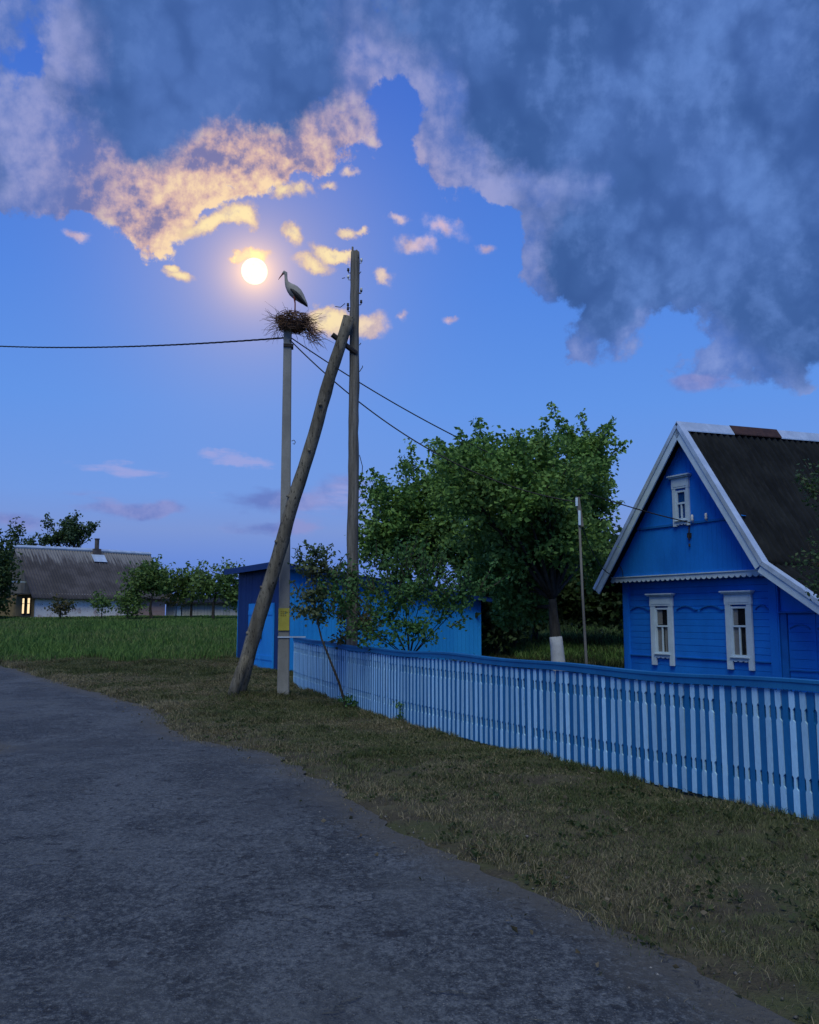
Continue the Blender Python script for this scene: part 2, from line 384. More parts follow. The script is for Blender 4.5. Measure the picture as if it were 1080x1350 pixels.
M['ochre_mark'] = wear_mat('faded_plate_mark', (0.22, 0.18, 0.035), (0.30, 0.25, 0.05), 30.0, 0.7)
M['iron'] = wear_mat('dark_iron', (0.035, 0.030, 0.028), (0.06, 0.05, 0.045), 10, 0.6, metal=0.4)
M['ceramic'] = wear_mat('white_ceramic', (0.68, 0.68, 0.66), (0.76, 0.76, 0.74), 6, 0.25, spec=0.6)
M['cable'] = wear_mat('black_cable', (0.012, 0.012, 0.014), (0.022, 0.022, 0.024), 8, 0.55)
M['bark'] = wear_mat('tree_bark', (0.030, 0.026, 0.020), (0.075, 0.066, 0.052), 6, 0.9, (3, 3, .7), fine=40, bmp=0.9)
M['whitewash'] = wear_mat('trunk_whitewash', (0.44, 0.45, 0.45), (0.58, 0.59, 0.58), 5, 0.9, chip=(0.16, 0.15, 0.13), chip_amt=0.10, bmp=0.7)
M['twig'] = wear_mat('nest_twigs', (0.1380, 0.0756, 0.0494), (0.2875, 0.1680, 0.1064), 9, 0.9)
M['plank'] = wear_mat('grey_plank', (0.12, 0.115, 0.105), (0.20, 0.19, 0.175), 3, 0.9, (1, 1, .3))

def roof_mat(name, c1, c2, streak, amt, moss, across=(4.0, 14.0, 0.6), ridge=None):
    m, k, p, _ = new_mat(name)
    oc = k.n('ShaderNodeTexCoord').outputs['Object']
    n1 = k.noise(oc, 1.2, 5, 0.6); n2 = k.noise(oc, 9, 5, 0.7); n3 = k.noise(k.vmath('MULTIPLY', oc, across), 1.6, 5, 0.65)
    col = k.mix(k.ss(n1, .35, .66), c1, c2)
    sf = k.ss(n3, .50, .70, 0, amt)
    if ridge:                                                  # lichen runs down from the ridge
        sp = k.n('ShaderNodeSeparateXYZ'); k.t.links.new(oc, sp.inputs[0])
        sf = k.math('MULTIPLY', k.ss(k.math('ADD', n3, k.lin(sp.outputs[2], ridge[0], ridge[1], -.25, .22)), .46, .62), amt)
    col = k.mix(sf, col, streak)
    col = k.mix(k.ss(n2, .60, .74, 0, .7), col, moss)
    k.put(p.inputs['Base Color'], col); p.inputs['Roughness'].default_value = 0.9; p.inputs['Specular IOR Level'].default_value = 0.15
    bump(k, p, n2, 0.6, 0.01)
    return m
M['slate'] = roof_mat('old_corrugated_slate', (0.0060, 0.0075, 0.0099), (0.0140, 0.0165, 0.0198), (0.0350, 0.0375, 0.0406), 0.35, (0.0110, 0.0130, 0.0125))
M['far_slate'] = roof_mat('pale_corrugated_slate', (0.0520, 0.0491, 0.0539), (0.0867, 0.0809, 0.0883), (0.26, 0.26, 0.27), 0.6, (0.055, 0.052, 0.048), (7.0, .35, .35), (4.0, 5.5))

def glass_mat():
    m, k, p, _ = new_mat('window_glass')
    oc = k.n('ShaderNodeTexCoord').outputs['Object']
    p.inputs['Base Color'].default_value = (0.012, 0.016, 0.022, 1); p.inputs['Roughness'].default_value = 0.06
    p.inputs['Specular IOR Level'].default_value = 0.5; p.inputs['Alpha'].default_value = 0.28
    bump(k, p, k.noise(oc, 3.0, 2), 0.15, 0.01)
    return m
M['glass'] = glass_mat()
M['curtain'] = wear_mat('net_curtain', (0.60, 0.62, 0.64), (0.78, 0.78, 0.78), 4, 0.9, (26, 1, .4))
M['dark_room'] = wear_mat('dark_room', (0.012, 0.012, 0.014), (0.02, 0.02, 0.022), 3, 0.9)

def lamp_mat(name, col, st):
    m, k, p, out = new_mat(name)
    e = k.n('ShaderNodeEmission'); e.inputs[0].default_value = (*col, 1); e.inputs[1].default_value = st
    k.t.links.new(e.outputs[0], out.inputs[0]); return m
M['lit'] = lamp_mat('lit_window', (1.0, 0.74, 0.42), 1.25)

def moon_mat():
    m, k, p, out = new_mat('moon_light')
    oc = k.n('ShaderNodeTexCoord').outputs['Object']
    e = k.n('ShaderNodeEmission')
    k.put(e.inputs[0], k.mix(k.ss(k.noise(oc, 0.03, 4, .5), .4, .65), (1.0, 0.96, 0.76), (1.0, 0.92, 0.66)))
    e.inputs[1].default_value = 1.45
    k.t.links.new(e.outputs[0], out.inputs[0]); return m
M['moon'] = moon_mat()

M['leaf_tree'] = leaf_mat('orchard_leaves', (0.0897, 0.1927, 0.0444), (0.1692, 0.3175, 0.0756), (0.2238, 0.3685, 0.1065))
M['leaf_bush'] = leaf_mat('yard_bush_leaves', (0.0451, 0.1270, 0.0374), (0.0751, 0.1905, 0.0574), (0.1064, 0.1905, 0.0624))
M['leaf_sap'] = leaf_mat('sapling_leaves', (0.0585, 0.1092, 0.0441), (0.1111, 0.1674, 0.0778), (0.1638, 0.1747, 0.0973))
M['leaf_dark'] = leaf_mat('shade_tree_leaves', (0.0286, 0.0588, 0.0216), (0.0520, 0.0924, 0.0324), (0.0650, 0.1050, 0.0378))  # darker copy of the leaf green, deep shade behind the yard put into it
M['leaf_far'] = leaf_mat('field_tree_leaves', (0.0737, 0.1478, 0.0356), (0.1310, 0.2218, 0.0616), (0.1638, 0.2402, 0.0810))
M['leaf_spire'] = leaf_mat('tall_tree_leaves', (0.0416, 0.0840, 0.0351), (0.0715, 0.1190, 0.0513), (0.0650, 0.1190, 0.0675))
M['leaf_dry'] = leaf_mat('dry_bush_leaves', (0.080, 0.068, 0.030), (0.12, 0.10, 0.045), (0.07, 0.085, 0.035))

# ---------------------------------------------------------------- ground
def gz(x, y):
    x = np.asarray(x, float); y = np.asarray(y, float)
    t = np.clip((y - 17) / 35, 0, 1)
    z = 1.6 * t * t * (3 - 2 * t)
    z = z + 0.11 * np.exp(-((x + 3.15) ** 2 + (y - 17.2) ** 2) / 0.9)
    return z
def gzf(x, y): return float(gz(x, y))

RNG = np.random.default_rng(11)
_G = [RNG.random((64, 64)) for _ in range(4)]
def vnoise(x, y, sc, i=0):
    u = np.asarray(x, float) / sc + 1000.3; v = np.asarray(y, float) / sc + 1000.7
    iu = np.floor(u).astype(int); iv = np.floor(v).astype(int); fu = u - iu; fv = v - iv
    fu = fu * fu * (3 - 2 * fu); fv = fv * fv * (3 - 2 * fv); g = _G[i]
    a = g[iu % 64, iv % 64]; b = g[(iu + 1) % 64, iv % 64]; c = g[iu % 64, (iv + 1) % 64]; d = g[(iu + 1) % 64, (iv + 1) % 64]
    return (a * (1 - fu) + b * fu) * (1 - fv) + (c * (1 - fu) + d * fu) * fv

def spline(pts, n):
    """Catmull-Rom through points, n samples evenly by length"""
    P = np.array(pts, float); P = np.vstack([2 * P[0] - P[1], P, 2 * P[-1] - P[-2]]); out = []
    for i in range(1, len(P) - 2):
        t = np.linspace(0, 1, 40, endpoint=False)[:, None]
        a, b, c, d = P[i - 1], P[i], P[i + 1], P[i + 2]
        out.append(0.5 * ((2 * b) + (-a + c) * t + (2 * a - 5 * b + 4 * c - d) * t ** 2 + (-a + 3 * b - 3 * c + d) * t ** 3))
    out = np.vstack(out + [P[-2][None]])
    L = np.r_[0, np.cumsum(np.linalg.norm(np.diff(out, axis=0), axis=1))]
    s = np.linspace(0, L[-1], n)
    return np.column_stack([np.interp(s, L, out[:, k]) for k in range(out.shape[1])]), L[-1]

ROAD_R = [(5.2, -6), (3.3, 0), (1.55, 3.77), (0.93, 4.97), (0.31, 6.25), (-0.06, 6.95), (-0.45, 7.9), (-1.45, 10.4), (-2.3, 11.4), (-2.95, 12.0), (-3.5, 13.2), (-5.29, 17.0), (-7.86, 20.5), (-11.6, 25.2), (-15.5, 27.6), (-24, 30.5), (-42, 33.5)]
ROAD_L = [(-5.0, -6), (-5.1, 0), (-5.2, 4), (-5.3, 8), (-5.2, 10.4), (-5.3, 11.3), (-6.6, 12.4), (-8.4, 14.6), (-12.5, 19.4), (-18.5, 23.6), (-28, 26.6), (-44, 29)]
roadR, _ = spline(ROAD_R, 1400); roadL, _ = spline(ROAD_L, 1400)
FENCE = [(-2.62, 20.28), (-1.07, 16.23), (-.16, 13.85), (1.29, 10.85), (2.33, 8.9), (3.26, 7.19), (4.25, 5.4), (5.35, 3.3), (6.3, 1.3)]

def poly_dist(x, y, line):
    """signed distance to a polyline: positive on its right side going along it"""
    x = np.asarray(x, float); y = np.asarray(y, float); best = np.full(x.shape, 1e9); sg = np.zeros(x.shape)
    for a, b in zip(line[:-1], line[1:]):
        d = b - a; L2 = d @ d + 1e-12
        t = np.clip(((x - a[0]) * d[0] + (y - a[1]) * d[1]) / L2, 0, 1)
        dx = x - (a[0] + t * d[0]); dy = y - (a[1] + t * d[1]); q = np.hypot(dx, dy)
        side = np.sign(d[1] * dx - d[0] * dy); u = q < best
        best = np.where(u, q, best); sg = np.where(u, side, sg)
    return best * sg
rR = roadR[::14]; rL = roadL[::14]
fenceP, FLEN = spline(FENCE, 400)

def ground_mat():
    m, k, p, _ = new_mat('verge_ground')
    oc = k.n('ShaderNodeTexCoord').outputs['Object']
    n1 = k.noise(oc, 0.55, 5, 0.6); n2 = k.noise(oc, 3.2, 6, 0.65); n3 = k.noise(oc, 28, 4, 0.7); n4 = k.noise(oc, 110, 2, 0.6)
    soil = k.mix(n3, (0.0375, 0.0330, 0.0225), (0.0975, 0.0840, 0.0585))
    dry = k.mix(n3, (0.0630, 0.0562, 0.0336), (0.1400, 0.1260, 0.0770))
    green = k.mix(n3, (0.0338, 0.0448, 0.0180), (0.0900, 0.1040, 0.0413))
    col = k.mix(k.ss(n2, .40, .62), soil, dry)
    col = k.mix(k.ss(k.math('ADD', k.math('MULTIPLY', n1, .6), k.math('MULTIPLY', n2, .4)), .46, .60, 0, .85), col, green)
    col = k.mix(k.ss(n4, .55, .75, 0, .5), col, (0.028, 0.024, 0.018))
    sep = k.n('ShaderNodeSeparateXYZ'); k.t.links.new(oc, sep.inputs[0])
    col = k.mix(k.ss(sep.outputs[1], 21.0, 27.0, 0, .9), col, (0.030, 0.056, 0.016))      # the meadow beyond the road
    k.put(p.inputs['Base Color'], col); p.inputs['Roughness'].default_value = 0.95; p.inputs['Specular IOR Level'].default_value = 0.1
    bump(k, p, k.math('ADD', n3, k.math('MULTIPLY', n4, .5)), 0.8, 0.03)
    return m

def asphalt_mat():
    m, k, p, _ = new_mat('old_asphalt')
    oc = k.n('ShaderNodeTexCoord').outputs['Object']
    n1 = k.noise(k.vmath('MULTIPLY', oc, (1.1, .7, 1)), 0.6, 6, 0.66, dist=0.7); n2 = k.noise(oc, 3.5, 6, 0.72); n3 = k.noise(k.vmath('MULTIPLY', oc, (1.1, .85, 1)), 24, 5, 0.74); n4 = k.noise(oc, 150, 2, 0.6)
    vor = k.n('ShaderNodeTexVoronoi', feature='F1'); k.put(vor.inputs['Vector'], oc); vor.inputs['Scale'].default_value = 62
    sepc = k.n('ShaderNodeSeparateColor'); k.t.links.new(vor.outputs['Color'], sepc.inputs[0])
    stone = k.math('MULTIPLY', k.ss(vor.outputs['Distance'], .42, .22), k.ss(sepc.outputs[0], .66, .95))
    pat = k.math('ADD', k.math('MULTIPLY', n1, .62), k.math('MULTIPLY', n2, .38))
    col = k.mix(k.ss(pat, .40, .60), (0.020, 0.024, 0.028), (0.082, 0.092, 0.102))
    col = k.mix(k.math('MULTIPLY', k.ss(n3, .46, .70), .8), col, (0.155, 0.168, 0.178))
    col = k.mix(k.ss(n3, .50, .36, 0, .85), col, (0.022, 0.023, 0.024))
    col = k.mix(k.math('MULTIPLY', stone, k.lin(n2, .35, .65, .1, .75)), col, (0.27, 0.265, 0.255))
    n5 = k.noise(oc, 75, 4, .7)
    col = k.mix(k.ss(n5, .48, .34, 0, .7), col, (0.018, 0.020, 0.023)); col = k.mix(k.ss(n5, .54, .68, 0, .6), col, (0.185, 0.195, 0.205))
    tar = k.math('MULTIPLY', k.ss(k.noise(k.vmath('ADD', oc, (3, 9, 0)), 0.34, 4, .6, dist=.6), .54, .62), k.ss(n2, .36, .56))
    col = k.mix(k.math('MULTIPLY', tar, .55), col, (0.030, 0.031, 0.033))
    wv = k.vmath('ADD', oc, k.vmath('SCALE', k.vmath('SUBTRACT', k.noise(oc, 1.6, 4, .6, color=True), (.5, .5, .5)), scale=0.55))
    ck = k.n('ShaderNodeTexVoronoi', feature='DISTANCE_TO_EDGE'); k.put(ck.inputs['Vector'], k.vmath('MULTIPLY', wv, (1, .7, 1))); ck.inputs['Scale'].default_value = 1.05
    crack = k.math('MULTIPLY', k.ss(ck.outputs[0], .014, .003), k.ss(n2, .50, .60))
    col = k.mix(k.math('MULTIPLY', crack, .45), col, (0.012, 0.011, 0.011))
    pit = k.ss(k.noise(k.vmath('MULTIPLY', oc, (1, .9, 1)), 7.5, 6, .74), .585, .66)
    col = k.mix(k.math('MULTIPLY', pit, .85), col, (0.020, 0.019, 0.020))
    dust = k.ss(k.noise(k.vmath('ADD', oc, (7, 3, 0)), 0.8, 4, .6), .52, .72, 0, .45)
    col = k.mix(dust, col, (0.098, 0.104, 0.104))
    ed = k.n('ShaderNodeAttribute'); ed.attribute_name = 'edge_dist'
    e2 = k.math('ADD', ed.outputs['Fac'], k.math('MULTIPLY', k.math('SUBTRACT', k.math('ADD', k.math('MULTIPLY', n2, .6), k.math('MULTIPLY', n3, .4)), .5), 1.5))
    dirt = k.mix(n3, (0.046, 0.043, 0.036), (0.118, 0.110, 0.092))
    col = k.mix(k.ss(e2, .55, .02, 0, .95), col, dirt)                                   # soil washed over the broken edge
    k.put(p.inputs['Base Color'], col); k.put(p.inputs['Roughness'], k.lin(n3, .3, .7, .62, .9)); p.inputs['Specular IOR Level'].default_value = 0.35
    h = k.math('ADD', k.math('ADD', n3, k.math('MULTIPLY', n4, .35)), k.math('SUBTRACT', k.math('MULTIPLY', stone, .35), k.math('ADD', crack, k.math('MULTIPLY', pit, .5))))
    bump(k, p, h, 0.9, 0.022)
    return m
M['ground'] = ground_mat(); M['asphalt'] = asphalt_mat()

def axis(segs):
    out = []
    for a, b, st in segs: out += list(np.arange(a, b - 1e-6, st))
    return np.array(out + [segs[-1][1]])
def geo(a, b, n): return np.sign(b) * np.geomspace(abs(a), abs(b), n)

def lumps(x, y, dist):
    """unevenness of the ground away from the road"""
    l = (vnoise(x, y, .9, 0) - .5) * .07 + (vnoise(x, y, .33, 1) - .5) * .035
    return l * np.clip(dist / .5, 0, 1) + .02 * np.clip(dist / .3, 0, 1)
def build_ground():
    xs = np.r_[geo(-46, -4000, 14)[::-1], axis([(-45, -14, .8), (-14, 6.5, .14), (6.5, 30, .7)]), geo(32, 4000, 14)]
    ys = np.r_[geo(-8, -4000, 12)[::-1], axis([(-7, 2, .4), (2, 22, .14), (22, 62, .7)]), geo(64, 5000, 16)]
    X, Y = np.meshgrid(xs, ys)
    Z = gz(X, Y)
    d1 = poly_dist(X, Y, rR); d2 = poly_dist(X, Y, rL)
    on = (d1 < 0) & (d2 > 0)
    far = np.minimum(np.abs(d1), np.abs(d2))
    near = (np.abs(X) < 30) & (Y < 60) & (Y > -6)
    Z = Z + np.where(near & ~on, lumps(X, Y, far), 0) - np.where(on, .02, 0)
    V = np.column_stack([X.ravel(), Y.ravel(), Z.ravel()])
    nx, ny = len(xs), len(ys); i = np.arange(nx * ny).reshape(ny, nx)
    Fc = np.column_stack([i[:-1, :-1].ravel(), i[:-1, 1:].ravel(), i[1:, 1:].ravel(), i[1:, :-1].ravel()])
    tag(np_mesh('ground', V, Fc, M['ground'], smooth=True), kind='structure')
build_ground()

def build_road():
    N, Mx = 1400, 40
    jR = (vnoise(roadR[:, 0], roadR[:, 1], 1.3, 2) - .5) * .22 + (vnoise(roadR[:, 0], roadR[:, 1], .4, 1) - .5) * .16 + (vnoise(roadR[:, 0], roadR[:, 1], .12, 3) - .5) * .10
    jL = (vnoise(roadL[:, 0], roadL[:, 1], .9, 1) - .5) * .4 + (vnoise(roadL[:, 0], roadL[:, 1], .25, 0) - .5) * .16
    d = roadR - roadL; d /= np.linalg.norm(d, axis=1)[:, None]
    A = roadL + d * jL[:, None]; B = roadR + d * jR[:, None]
    t = (.5 - .5 * np.cos(np.linspace(0, np.pi, Mx)))[None, :, None]
    P = A[:, None] * (1 - t) + B[:, None] * t
    crown = 0.03 * (1 - (2 * t[..., 0] - 1) ** 2)
    Z = gz(P[..., 0], P[..., 1]) + .006 + crown + (vnoise(P[..., 0], P[..., 1], 1.4, 2) - .5) * .022 * np.clip(crown / .01, 0, 1)
    V = np.column_stack([P[..., 0].ravel(), P[..., 1].ravel(), Z.ravel()])
    i = np.arange(N * Mx).reshape(N, Mx)
    Fc = np.column_stack([i[:-1, :-1].ravel(), i[:-1, 1:].ravel(), i[1:, 1:].ravel(), i[1:, :-1].ravel()])
    o = tag(np_mesh('road', V, Fc, M['asphalt'], smooth=True), kind='structure')
    wdt = np.linalg.norm(B - A, axis=1)[:, None]; tt = t[..., 0]
    ed = np.minimum(tt, 1 - tt) * wdt
    at_ = o.data.attributes.new('edge_dist', 'FLOAT', 'POINT'); at_.data.foreach_set('value', ed.ravel().astype(np.float32))
build_road()

# ---------------------------------------------------------------- grass
def grass_mat(name, g1, g2, d1, d2, dry_lo, dry_hi, sc=0.8):
    m, k, p, out = new_mat(name)
    g = k.n('ShaderNodeNewGeometry').outputs['Random Per Island']
    oc = k.n('ShaderNodeTexCoord').outputs['Object']
    n = k.math('ADD', k.math('MULTIPLY', k.noise(oc, sc, 4, .6), .75), k.math('MULTIPLY', g, .25))
    col = k.mix(k.ss(n, dry_lo, dry_hi), k.mix(g, g1, g2), k.mix(g, d1, d2))
    k.put(p.inputs['Base Color'], col); p.inputs['Roughness'].default_value = 0.7; p.inputs['Specular IOR Level'].default_value = 0.15
    tr = k.n('ShaderNodeBsdfTranslucent'); k.put(tr.inputs[0], col)
    mx = k.n('ShaderNodeMixShader'); mx.inputs[0].default_value = 0.3
    k.t.links.new(p.outputs[0], mx.inputs[1]); k.t.links.new(tr.outputs[0], mx.inputs[2]); k.t.links.new(mx.outputs[0], out.inputs[0])
    return m
M['verge_grass'] = grass_mat('verge_grass', (0.0424, 0.0628, 0.0212), (0.0924, 0.1184, 0.0416), (0.1155, 0.1166, 0.0567), (0.2002, 0.2018, 0.1058), .42, .66)
M['dry_grass'] = grass_mat('dry_grass', (0.1037, 0.0936, 0.0483), (0.1708, 0.1500, 0.0805), (0.1830, 0.1560, 0.0920), (0.3050, 0.2640, 0.1667), .38, .60)
M['shaded_yard_grass'] = grass_mat('shaded_yard_grass', (0.014, 0.026, 0.009), (0.030, 0.050, 0.016), (0.034, 0.048, 0.018), (0.055, 0.062, 0.028), .46, .72, 0.35)  # greens darkened so the shade under the trees sits in the colour
M['field_grass'] = grass_mat('meadow_grass', (0.0660, 0.1437, 0.0330), (0.1375, 0.2357, 0.0616), (0.1320, 0.1898, 0.0605), (0.2090, 0.2300, 0.0935), .46, .72, 0.35)

def blades(name, x, y, h, w, lean, mat, dist=9.0):
    n = len(x); th = RNG.random(n) * 2 * np.pi; la = RNG.random(n) * 2 * np.pi
    z = gz(x, y) - .006 + lumps(x, y, np.maximum(np.minimum(dist, np.abs(dist)), 0) if not np.isscalar(dist) else dist)
    dx = np.cos(th) * w; dy = np.sin(th) * w; L = h * lean * RNG.random(n)
    b0 = np.column_stack([x - dx, y - dy, z]); b1 = np.column_stack([x + dx, y + dy, z])
    mx = x + np.cos(la) * L * .35; my = y + np.sin(la) * L * .35
    m0 = np.column_stack([mx - dx * .7, my - dy * .7, z + h * .6]); m1 = np.column_stack([mx + dx * .7, my + dy * .7, z + h * .6])
    tip = np.column_stack([x + np.cos(la) * L, y + np.sin(la) * L, z + h * (1 - .25 * lean * RNG.random(n))])
    V = np.stack([b0, b1, m1, m0, tip], 1).reshape(-1, 3)
    i = (np.arange(n) * 5)[:, None]
    T = np.vstack([i + [[0, 1, 2]], i + [[0, 2, 3]], i + [[3, 2, 4]]])
    return np_mesh(name, V, T, mat)

fP = fenceP[::8]
def build_grass():
    # verge between the road and the fence: short, worn, in tufts
    n = 3000000
    X = RNG.uniform(-14, 5.5, n); Y = 2.6 + (28 - 2.6) * RNG.random(n) ** 1.7
    keep = (np.abs(X) < Y * .52 + .8) & (X > -Y * .55)
    cr = np.interp(Y, roadR[:, 1], roadR[:, 0]); keep &= (X > cr - .9) | (X < -4.2)
    X, Y = X[keep], Y[keep]
    pat = vnoise(X, Y, .55, 0) * .5 + vnoise(X, Y, .18, 1) * .3 + vnoise(X, Y, 1.7, 2) * .35
    k = RNG.random(len(X)) < np.clip((pat - .33) * 2.8, .14, 1)
    X, Y, pat = X[k], Y[k], pat[k]
    d = np.maximum(poly_dist(X, Y, rR), -poly_dist(X, Y, rL)); df = poly_dist(X, Y, fP)         # fence runs towards the camera: its road side is positive
    edge = np.clip((d + .05) / (.5 + 1.5 * vnoise(X, Y, 1.1, 3)), 0, 1)
    k = (d > -.16 + .75 * (pat - .55)) & ((df > -.05) | (Y > 20.4)) & (Y < 27) & (RNG.random(len(X)) < .22 + .78 * edge)
    X, Y, d, df, pat = X[k], Y[k], d[k], df[k], pat[k]
    tall = np.clip(vnoise(X, Y, .4, 3) - .60, 0, 1) * .22
    nf = np.clip(1 - np.abs(df) / .30, 0, 1) * .10 * vnoise(X, Y, .25, 2) * (Y < 20.3)
    for (qx, qy) in ((-2.47, 17.35), (-3.38, 17.2)): nf = nf + .13 * np.exp(-((X - qx) ** 2 + (Y - qy) ** 2) / .10)
    nr = np.exp(-((d - .35) / .25) ** 2) * .03
    h = (.016 + .034 * RNG.random(len(X)) ** 1.4 + tall * RNG.random(len(X)) + nf + nr) * (1 + .25 * (Y > 14)) + np.clip((Y - 22) / 5, 0, 1) * .12
    w = np.clip(.0010 + .00026 * Y, .0018, .007)
    print('verge blades', len(X))
    dr = np.exp(-np.clip(d, 0, 9) / .9) * .75 + (vnoise(X, Y, 1.3, 1) - .5) * 1.3 + (vnoise(X, Y, .3, 2) - .5) * .6 + .12 + .25 * (Y > 11)
    q = RNG.random(len(X)) < np.clip(dr, .08, .92)
    tag(blades('verge_grass', X[~q], Y[~q], h[~q], w[~q], 1.5, M['verge_grass'], d[~q]), 'short green worn grass on the verge between road and fence', 'grass', kind='stuff')
    tag(blades('dry_grass', X[q], Y[q], h[q] * .9, w[q], 1.7, M['dry_grass'], d[q]), 'short straw-coloured dry grass along the road edge of the verge', 'grass', kind='stuff')
    # meadow beyond the road
    n = 210000
    Y = 23.5 + 30 * RNG.random(n) ** 1.25; X = RNG.uniform(-1, 1, n) * 30 - 4
    pat = vnoise(X, Y, 2.2, 0); d = poly_dist(X, Y, rR)
    k = (d > .25) & (X < 6 + Y * .3) & (np.abs(X) < Y * .6) & (Y > 25.2 + 1.6 * vnoise(X, X * 0 + 3, 1.3, 1)) & ~((X > -5.6) & (X < 3.2) & (Y < 30))
    X, Y, pat = X[k], Y[k], pat[k]
    h = (.10 + .18 * pat + .14 * RNG.random(len(X)) + .22 * np.clip(vnoise(X, Y, .8, 3) - .55, 0, 1)) * np.clip(1.25 - (Y - 28) / 20, .22, 1)
    tag(blades('meadow_grass', X, Y, h, .011 + .0002 * Y, .8, M['field_grass']), 'tall green grass in the meadow before the far house', 'grass', kind='stuff')
    # the yard behind the fence
    n = 60000
    X = RNG.uniform(-3, 14, n); Y = RNG.uniform(6, 42, n); df = poly_dist(X, Y, fP)
    k = (df < -.15) & (X < Y * .5 + 2) & (X > -2.6 + (Y - 20) * .1)
    X, Y = X[k], Y[k]; h = .12 + .25 * RNG.random(len(X)) + .3 * (Y > 30) * vnoise(X, Y, 1.5, 0)
    tag(blades('shaded_yard_grass', X, Y, h, np.full(len(X), .009), .8, M['shaded_yard_grass']), 'green yard grass behind the picket fence', 'grass', kind='stuff')
    # loose stones and crumbs of asphalt along the road edge
    n = 2600
    idx = RNG.integers(0, 860, n); P = roadR[idx]; off = RNG.normal(-.05, .45, n)
    X = P[:, 0] + off; Y = P[:, 1] + RNG.normal(0, .2, n)
    mb_v = []; mb_f = []
    base = np.array([(1, 0, 0), (0, 1, 0), (-1, 0, 0), (0, -1, 0), (0, 0, .8), (0, 0, -.5)], float)
    tri = np.array([(0, 1, 4), (1, 2, 4), (2, 3, 4), (3, 0, 4), (1, 0, 5), (2, 1, 5), (3, 2, 5), (0, 3, 5)])
    s = (.004 + .012 * RNG.random(n) ** 3)[:, None, None]
    V = base[None] * s * (1 + .6 * (RNG.random((n, 6, 3)) - .5))
    a = RNG.random(n) * 6.28; c, sn = np.cos(a)[:, None], np.sin(a)[:, None]
    V = np.stack([V[..., 0] * c - V[..., 1] * sn, V[..., 0] * sn + V[..., 1] * c, V[..., 2]], -1)
    V += np.column_stack([X, Y, gz(X, Y) + .008])[:, None]
    T = (tri[None] + (np.arange(n) * 6)[:, None, None]).reshape(-1, 3)
    tag(np_mesh('gravel', V.reshape(-1, 3), T, wear_mat('gravel_stone', (.08, .075, .07), (.26, .25, .235), 3.0, .9)), 'small loose stones scattered along the road edge', 'gravel', kind='stuff')
build_grass()

